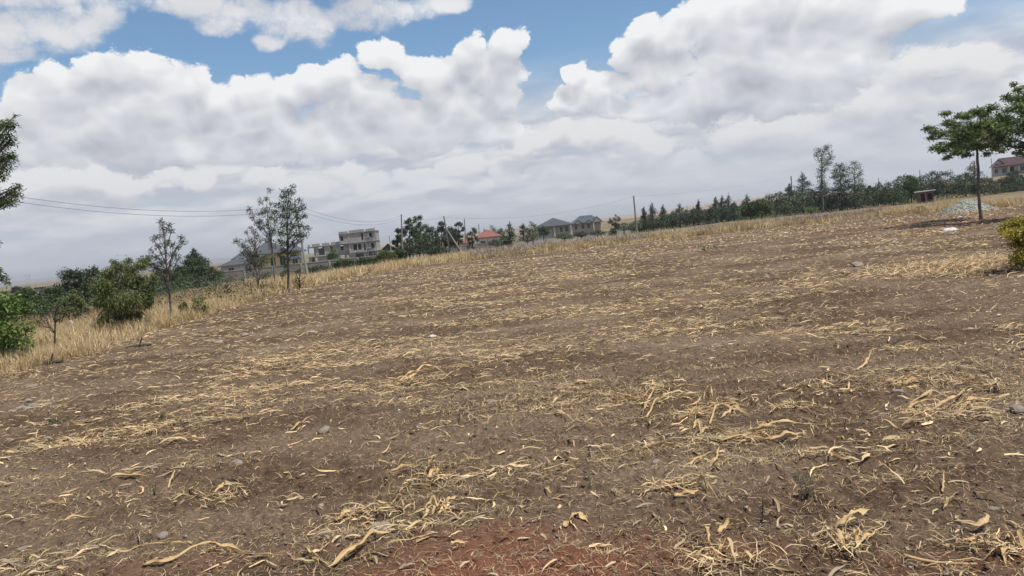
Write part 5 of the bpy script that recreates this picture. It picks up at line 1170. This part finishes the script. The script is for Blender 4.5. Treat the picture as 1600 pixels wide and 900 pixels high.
# loose leaves strewn over the nearer field: copies of a few forms
forms = []
for k in range(9):
    Lk = random.uniform(.22, .48); b = random.uniform(-.35, .35)
    P = [Vector((Lk * t_, b * Lk * t_ * t_ + random.uniform(-.02, .02), .01 + random.uniform(0, .035) * math.sin(math.pi * t_))) for t_ in (0, .33, .66, 1)]
    me = leaf_mesh(P, random.uniform(.025, .045), 300 + k, random.uniform(.8, 1.5), random.uniform(.01, .03), n=12); forms.append(me)
x, y, r = keep(*scatter(2600, 5.0, 19, pw=.8), .8)
for i in range(min(120, len(x))):
    o = bpy.data.objects.new('maize_leaf', forms[i % 9]); link(o); o.location = (x[i], y[i], float(soil_h(x[i], y[i])) + .006)
    o.rotation_euler = (random.uniform(-.15, .15), random.uniform(-.12, .12), random.gauss(0, .6) + (math.pi if random.random() < .5 else 0)); sc_ = random.uniform(.55, 1.0); o.scale = (sc_, sc_, sc_)
    tag(o, 'loose curled straw coloured maize leaf among many strewn over the soil', 'maize leaf', 'loose maize leaves strewn over the field')

# ---- stones
M['stone'] = mat('stone', (.20, .165, .13), (.33, .28, .235), 9, bump=.01)
M['stone_pink'] = mat('stone_pink', (.32, .24, .20), (.44, .34, .28), 6, bump=.01)
def stone_mesh(seed, flat=.55):
    r = np.random.default_rng(seed); bm = bmesh.new(); bmesh.ops.create_icosphere(bm, subdivisions=2, radius=1)
    ax = r.normal(size=(7, 3)); ax /= np.linalg.norm(ax, axis=1)[:, None]; hh = r.uniform(.62, .95, 7)
    for v in bm.verts:
        p = np.array(v.co)
        for a, h_ in zip(ax, hh):
            e = p @ a - h_
            if e > 0: p = p - a * e
        p = p * (1 + .05 * r.normal()); v.co = p * np.array([1, .8, flat])
    me = bpy.data.meshes.new('stone'); bm.to_mesh(me); bm.free(); return me
SM = [stone_mesh(k) for k in range(8)]
def stone(label, u, v, size, k=0, m='stone', group='stones on the field', lift=0.0):
    g = gs(u, v); o = bpy.data.objects.new('stone', SM[k % 8]); link(o); o.location = (g.x, g.y, g.z + size * .08 + lift); o.scale = (size * .85, size * random.uniform(.6, .85), size * random.uniform(.5, .8)); o.rotation_euler = (random.uniform(-.2, .2), random.uniform(-.2, .2), random.uniform(0, 6.3))
    if not len(SM[k % 8].materials): SM[k % 8].materials.append(M[m])
    o.material_slots[0].link = 'OBJECT'; o.material_slots[0].material = M[m]
    return tag(o, label, 'stone', group)
pile = [(20, 647, .11, 'flat grey stone at the left end of the small stone pile'), (28, 643, .12, 'stone second from the left of the small stone pile'), (36, 640, .10, 'dark gapped stone in the middle of the small pile'), (43, 642, .12, 'rounded stone in the front middle of the small pile'), (50, 638, .11, 'stone at the back of the small stone pile'),
        (57, 639, .12, 'pale stone in the right half of the small pile'), (65, 637, .11, 'stone second from the right of the small pile'), (75, 637, .10, 'small stone at the right tip of the small pile'), (46, 636, .09, 'top stone of the small pile')]
for i, (u, v, s_, lab) in enumerate(pile): stone(lab, u, v, s_, i, group='stones of the small pile', lift=.08 if 'top' in lab else 0)
for i, (u, v, s_, m, lab) in enumerate([(508, 680, .11, 'stone', 'grey pink stone half sunk left of centre'), (50, 608, .16, 'stone', 'grey stone above the small pile at the left'), (503, 798, .055, 'stone_pink', 'flat pinkish stone left of the shredded heap'), (473, 788, .035, 'stone_pink', 'small reddish pebble stone beside the flat pinkish one'), (1590, 653, .13, 'stone', 'grey stone at the right edge of the field'),
        (1150, 721, .045, 'stone', 'pale egg sized stone right of the rolled leaf'), (962, 774, .035, 'stone', 'round little stone on bare soil near the centre bottom'), (982, 795, .028, 'stone', 'tiny stone just below the round little one'), (256, 846, .07, 'stone', 'oval grey stone above the two long leaves'), (1552, 801, .045, 'stone', 'flat light stone at the right on bare soil'),
        (768, 628, .10, 'stone', 'angular grey stone right of the yellowish heap'), (372, 728, .09, 'stone', 'bluish grey stone in the left middle'), (385, 527, .22, 'stone', 'grey rock near the left grass edge'), (342, 538, .20, 'stone_pink', 'low rock left of the grey rock near the grass edge'), (1340, 417, .30, 'stone', 'grey lump on the far right part of the field'),
        (37, 861, .06, 'stone', 'pale slab stone at the lower left'), (1425, 889, .03, 'stone', 'small round stone at the bottom right by the dark stalk'), (1025, 724, .06, 'stone', 'whitish stone left of the rolled leaf'), (1404, 617, .09, 'stone', 'stone in front of the shallow heap at the right')]):
    stone(lab, u, v, s_, i + 3, m)
# pebbles and clods that nobody would count
n = 9000; x, y, r = scatter(n, 3.0, 22); n = len(x)
octv = np.array([[1, 0, 0], [-1, 0, 0], [0, 1, 0], [0, -1, 0], [0, 0, .6], [0, 0, -.6]], float); octf = np.array([[0, 2, 4], [2, 1, 4], [1, 3, 4], [3, 0, 4], [2, 0, 5], [1, 2, 5], [3, 1, 5], [0, 3, 5]])
sz = .004 + .016 * rng.random(n) ** 3.5; V = octv[None] * sz[:, None, None] * rng.uniform(.7, 1.3, (n, 6, 1)); a = U(0, 6.28, n); ca, sa = np.cos(a)[:, None], np.sin(a)[:, None]
V = np.stack([V[..., 0] * ca - V[..., 1] * sa, V[..., 0] * sa + V[..., 1] * ca, V[..., 2]], -1) + np.stack([x, y, soil_h(x, y) + sz * .3], -1)[:, None]
n2 = 16000; x2, y2, r2 = scatter(n2, 3.0, 26); n2 = len(x2); s2 = .006 + .022 * rng.random(n2) ** 3
V2 = octv[None] * s2[:, None, None] * rng.uniform(.6, 1.3, (n2, 6, 1)) * np.array([1, 1, .9]) + np.stack([x2, y2, soil_h(x2, y2) - s2 * .1], -1)[:, None]
o = ob('clods', np_mesh('clods', V2.reshape(-1, 3), (np.arange(n2)[:, None, None] * 6 + octf[None]).reshape(-1, 3)), M['soil']); tag(o, 'brown clods of earth lying loose on the field', 'clods', kind='stuff')
M['pebble'] = mat('pebble', (.16, .125, .10), (.27, .225, .19), 3, island=.4)
o = ob('pebbles', np_mesh('pebbles', V.reshape(-1, 3), (np.arange(n)[:, None, None] * 6 + octf[None]).reshape(-1, 3)), M['pebble']); tag(o, 'small pebbles and crumbs of earth strewn over the soil', 'pebbles', kind='stuff')

# ---- gravel heap
g = at(1512, 60, 327); root = thing('gravel_heap', 'greenish grey gravel heap behind the flat topped tree', 'gravel heap', g)
n1 = 40; gx_, gy_ = np.meshgrid(np.linspace(-1, 1, n1), np.linspace(-1, 1, n1)); rr_ = np.hypot(gx_, gy_); hh = 1.05 * np.clip(1 - rr_ ** 1.25, -.1, 1) * (1 - .25 * np.clip(gx_ - .1, 0, 1)) + .16 * (fbm(gx_ * 3, gy_ * 3, 91, 3) - .5)
V = np.stack([gx_ * 2.15, gy_ * 1.7, hh * np.where(rr_ < 1, 1, .6) - .03], -1).reshape(-1, 3); ix = np.arange(n1 * n1).reshape(n1, n1); Q = np.stack([ix[:-1, :-1], ix[:-1, 1:], ix[1:, 1:], ix[1:, :-1]], -1).reshape(-1, 4)
M['gravel'] = mat('gravel', (.26, .26, .215), (.38, .385, .325), 9, bump=.03)
M['gravel_stone'] = mat('gravel_stone', (.27, .272, .225), (.42, .425, .36), 4, island=.35)
ob('heap', np_mesh('heap', V, Q, False), M['gravel'], root)
n = 3500; pk = rng.integers(0, n1 * n1, n); ok = rr_.ravel()[pk] < 1.02; pk = pk[ok]; n = len(pk); c0 = V[pk] + rng.normal(0, .04, (n, 3)) * [1, 1, .3]; sz = U(.02, .065, n)
VV = octv[None] * sz[:, None, None] * rng.uniform(.6, 1.4, (n, 6, 1)) + c0[:, None]
s_ = ob('stones', np_mesh('stones', VV.reshape(-1, 3), (np.arange(n)[:, None, None] * 6 + octf[None]).reshape(-1, 3)), M['gravel_stone'], root); s_['kind'] = 'stuff'
# ---- brick stack
g = at(1438, 70, 330); root = thing('brick_stack', 'small tumbled stack of dark bricks left of the gravel heap', 'brick stack', g)
bm_ = MB(); bm_.box(-.11, .11, -.055, .055, 0, .075); bme = bm_.mesh('brick'); bme.materials.append(M['brick_red'])
for lay in range(7):
    for i in range(5 - (lay > 4) * 2):
        for j in range(2):
            o = bpy.data.objects.new('brick', bme); link(o, root); o.location = (-.5 + i * .24 + (lay % 2) * .05 + random.uniform(-.02, .02) + (lay > 4) * .2, j * .13 + random.uniform(-.01, .01), lay * .08); o.rotation_euler = (0, 0, random.uniform(-.09, .09))
# ---- white sack and scraps
M['sack'] = mat('white_sack', (.50, .50, .50), (.60, .60, .59), 6, .6)
def crumple(name, label, cat, u, v, sx, sy, sz, seed, m='sack', group=None):
    g = gs(u, v); r = np.random.default_rng(seed); k = 22; X, Y = np.meshgrid(np.linspace(-1, 1, k), np.linspace(-1, 1, k)); rr2 = np.sqrt(X ** 2 + Y ** 2)
    hgt = np.clip(1 - rr2 ** 2, 0, 1) ** .5 * (.35 + .65 * fbm(X * 1.6 + seed, Y * 1.6, seed, 3)) + .35 * (np.abs(fbm(X * 3, Y * 3, seed + 5, 3) - .5)) * 2 * (rr2 < 1.1)
    ed = 1 + .3 * (fbm(X * 2, Y * 2, seed + 9, 2) - .5)
    V = np.stack([X * sx * ed, Y * sy * ed, hgt * sz - .01], -1).reshape(-1, 3); ix = np.arange(k * k).reshape(k, k); keepq = (rr2[:-1, :-1] < 1.08)
    Q = np.stack([ix[:-1, :-1], ix[:-1, 1:], ix[1:, 1:], ix[1:, :-1]], -1)[keepq]
    o = ob(name, np_mesh(name, V, Q, False), M[m], loc=g); solid(o, .004); return tag(o, label, cat, group)
crumple('sack', 'crumpled white sack lying by the red earth at the far right', 'sack', 1484, 362, .34, .30, .20, 3)
crumple('plastic_sheet', 'crumpled transparent looking grey plastic piece at the bottom left of centre', 'plastic scrap', 594, 836, .085, .13, .045, 5, 'stone')
for u, v, s_, lab in [(676, 529, .16, 'small white scrap in the middle of the far field'), (1398, 381, .25, 'white scrap lying far left of the sack'), (1500, 340, .20, 'flat white scrap on the soil before the gravel heap'), (640, 633, .07, 'tiny silver scrap left of the angular stone'), (622, 643, .045, 'tiny white scrap on the centre left soil'), (1423, 341, .18, 'tiny white scrap near the brick stack'), (1228, 365, .3, 'pale scrap far out on the field edge')]:
    crumple('scrap', lab, 'scrap', u, v, s_ * .65, s_ * .5, s_ * .3, int(u), group='white scraps')
# ---- weeds and twigs
for i, (u, v, w_, h_, lab, m) in enumerate([(95, 668, .16, .12, 'low green weed below the small stone pile', 'leaf_mid'), (252, 657, .08, .07, 'small green weed left of centre', 'leaf_mid'), (242, 780, .035, .12, 'thin dark green seedling at the lower left', 'leaf_mid'), (275, 797, .025, .045, 'tiny green seedling right of the thin dark one', 'leaf_mid'),
        (41, 893, .04, .04, 'tiny weed at the bottom left edge', 'leaf_olive'), (858, 650, .07, .07, 'green weed caught in the frayed clump', 'leaf_olive'), (1262, 790, .10, .16, 'thin grey green weed with wiry stems at the right', 'leaf_grey'), (1104, 394, .5, .28, 'green tuft far out in the field right of centre', 'leaf_mid'), (404, 707, .04, .04, 'little green weed in the left middle', 'leaf_mid')]):
    g = gs(u, v); root = thing('weed', lab, 'weed', g, group='weeds on the field'); m_ = MB(); tips = []
    for k in range(6):
        e = Vector((random.gauss(0, w_ * .5), random.gauss(0, w_ * .5), h_ * random.uniform(.5, 1))); m_.tube(bent((0, 0, -.01), e, 3, .15), [.003 + h_ * .01, .0025 + h_ * .008, .002, .001], 4); tips.append(e)
    m_.build('stem', M[m], root)
    V, Q = leaf_cloud(np.array(tips), np.full(6, w_ * .4), np.full(6, w_ * .4), np.full(6, h_ * .25), 110, w_ * .22, w_ * .11, .6); ob('leaves', np_mesh('leaves', V, Q), M[m], root)
for u, v0, v1, lab in [(1191, 832, 778, 'dark dead stem standing upright near the bottom right'), (920, 723, 698, 'thin grey twig standing upright in the centre'), (1320, 678, 655, 'thin pale twig standing at the right middle'), (717, 672, 645, 'short twig standing near the angular stone')]:
    g = gs(u, v0); d = g.y; t_ = W3(u + 1, v1, d) - g; root = thing('dead_stem', lab, 'twig', g, group='dead stems standing in the field'); m_ = MB()
    m_.tube(bent((0, 0, -.02), t_, 5, .05), [.006, .0055, .005, .0045, .004, .003], 6)
    for k in range(3):
        b_ = t_ * random.uniform(.3, .8); m_.tube([b_, b_ + Vector((random.uniform(-.05, .05), random.uniform(-.03, .03), .05))], [.003, .001], 4)
    m_.build('stem', M['bark_dark'], root)
# ---- marker post and small debris at the left grass
f = at(115, 29, 518); tp = W3(111, 501, 29) - f; root = thing('marker_post', 'short leaning white marker post in the dry grass at the left', 'post', f); m_ = MB(); m_.tube([(0, 0, -.1), tp * .92], [.055, .05], 8); m_.build('post', M['white_wall'], root); m_ = MB(); m_.tube([tp * .92, tp], [.052, .03], 8); m_.build('cap', M['white_wall'], root)
for u, v, lab in [(75, 572, 'dark dead log lying at the lip of the left grass'), (215, 545, 'brown clod heap at the grass lip below the olive bush')]:
    g = at(u, float(G(u, v).y), v); root = thing('log', lab, 'log', g); m_ = MB(); m_.tube(bent((-.35, 0, .05), (.35, .1, .08), 5, .06), [.05, .06, .06, .055, .05, .03], 8); m_.build('log', M['bark_dark'], root); m_ = MB(); m_.tube([(.05, .03, .09), (.12, .05, .24), (.16, .02, .32)], [.025, .018, .008], 5); m_.build('branch', M['bark_dark'], root)
# ---- hay spread in front of the yellow bush
n = 5200; g = G(1520, 418); x = rng.normal(g.x, 1.15, n); y = rng.normal(g.y, 1.0, n) ; z = soil_h(x, y) + U(0, .16, n) * np.exp(-((x - g.x - .5) / 1.3) ** 2 - ((y - g.y - .3) / 1.0) ** 2)
v, q = ribbons(np.stack([x, y, z], -1), rng.normal(0, .8, n), U(.15, .55, n), U(.006, .022, n), 6, U(-.1, .6, n), U(-1.2, 1.2, n), U(-2, 2, n), fold=.4, sag=U(.2, .9, n))
o = ob('hay', np_mesh('hay', v, q), M['straw']); tag(o, 'heap of pale hay spread out left of the yellow green bush', 'hay', kind='stuff')

# ================================================================== air
hm = bpy.data.materials.new('air'); hm.use_nodes = True; hm.node_tree.nodes.clear()
pv = hm.node_tree.nodes.new('ShaderNodeVolumePrincipled'); pv.inputs['Color'].default_value = (.97, .98, 1.0, 1); pv.inputs['Density'].default_value = 0.00022; pv.inputs['Anisotropy'].default_value = .25
ho = hm.node_tree.nodes.new('ShaderNodeOutputMaterial'); hm.node_tree.links.new(pv.outputs[0], ho.inputs['Volume'])
m_ = MB(); m_.box(-15500, 15500, -15500, 15500, -5.6, 95); o = m_.build('haze', hm); tag(o, 'thin pale haze over the whole plain', 'haze', kind='stuff')
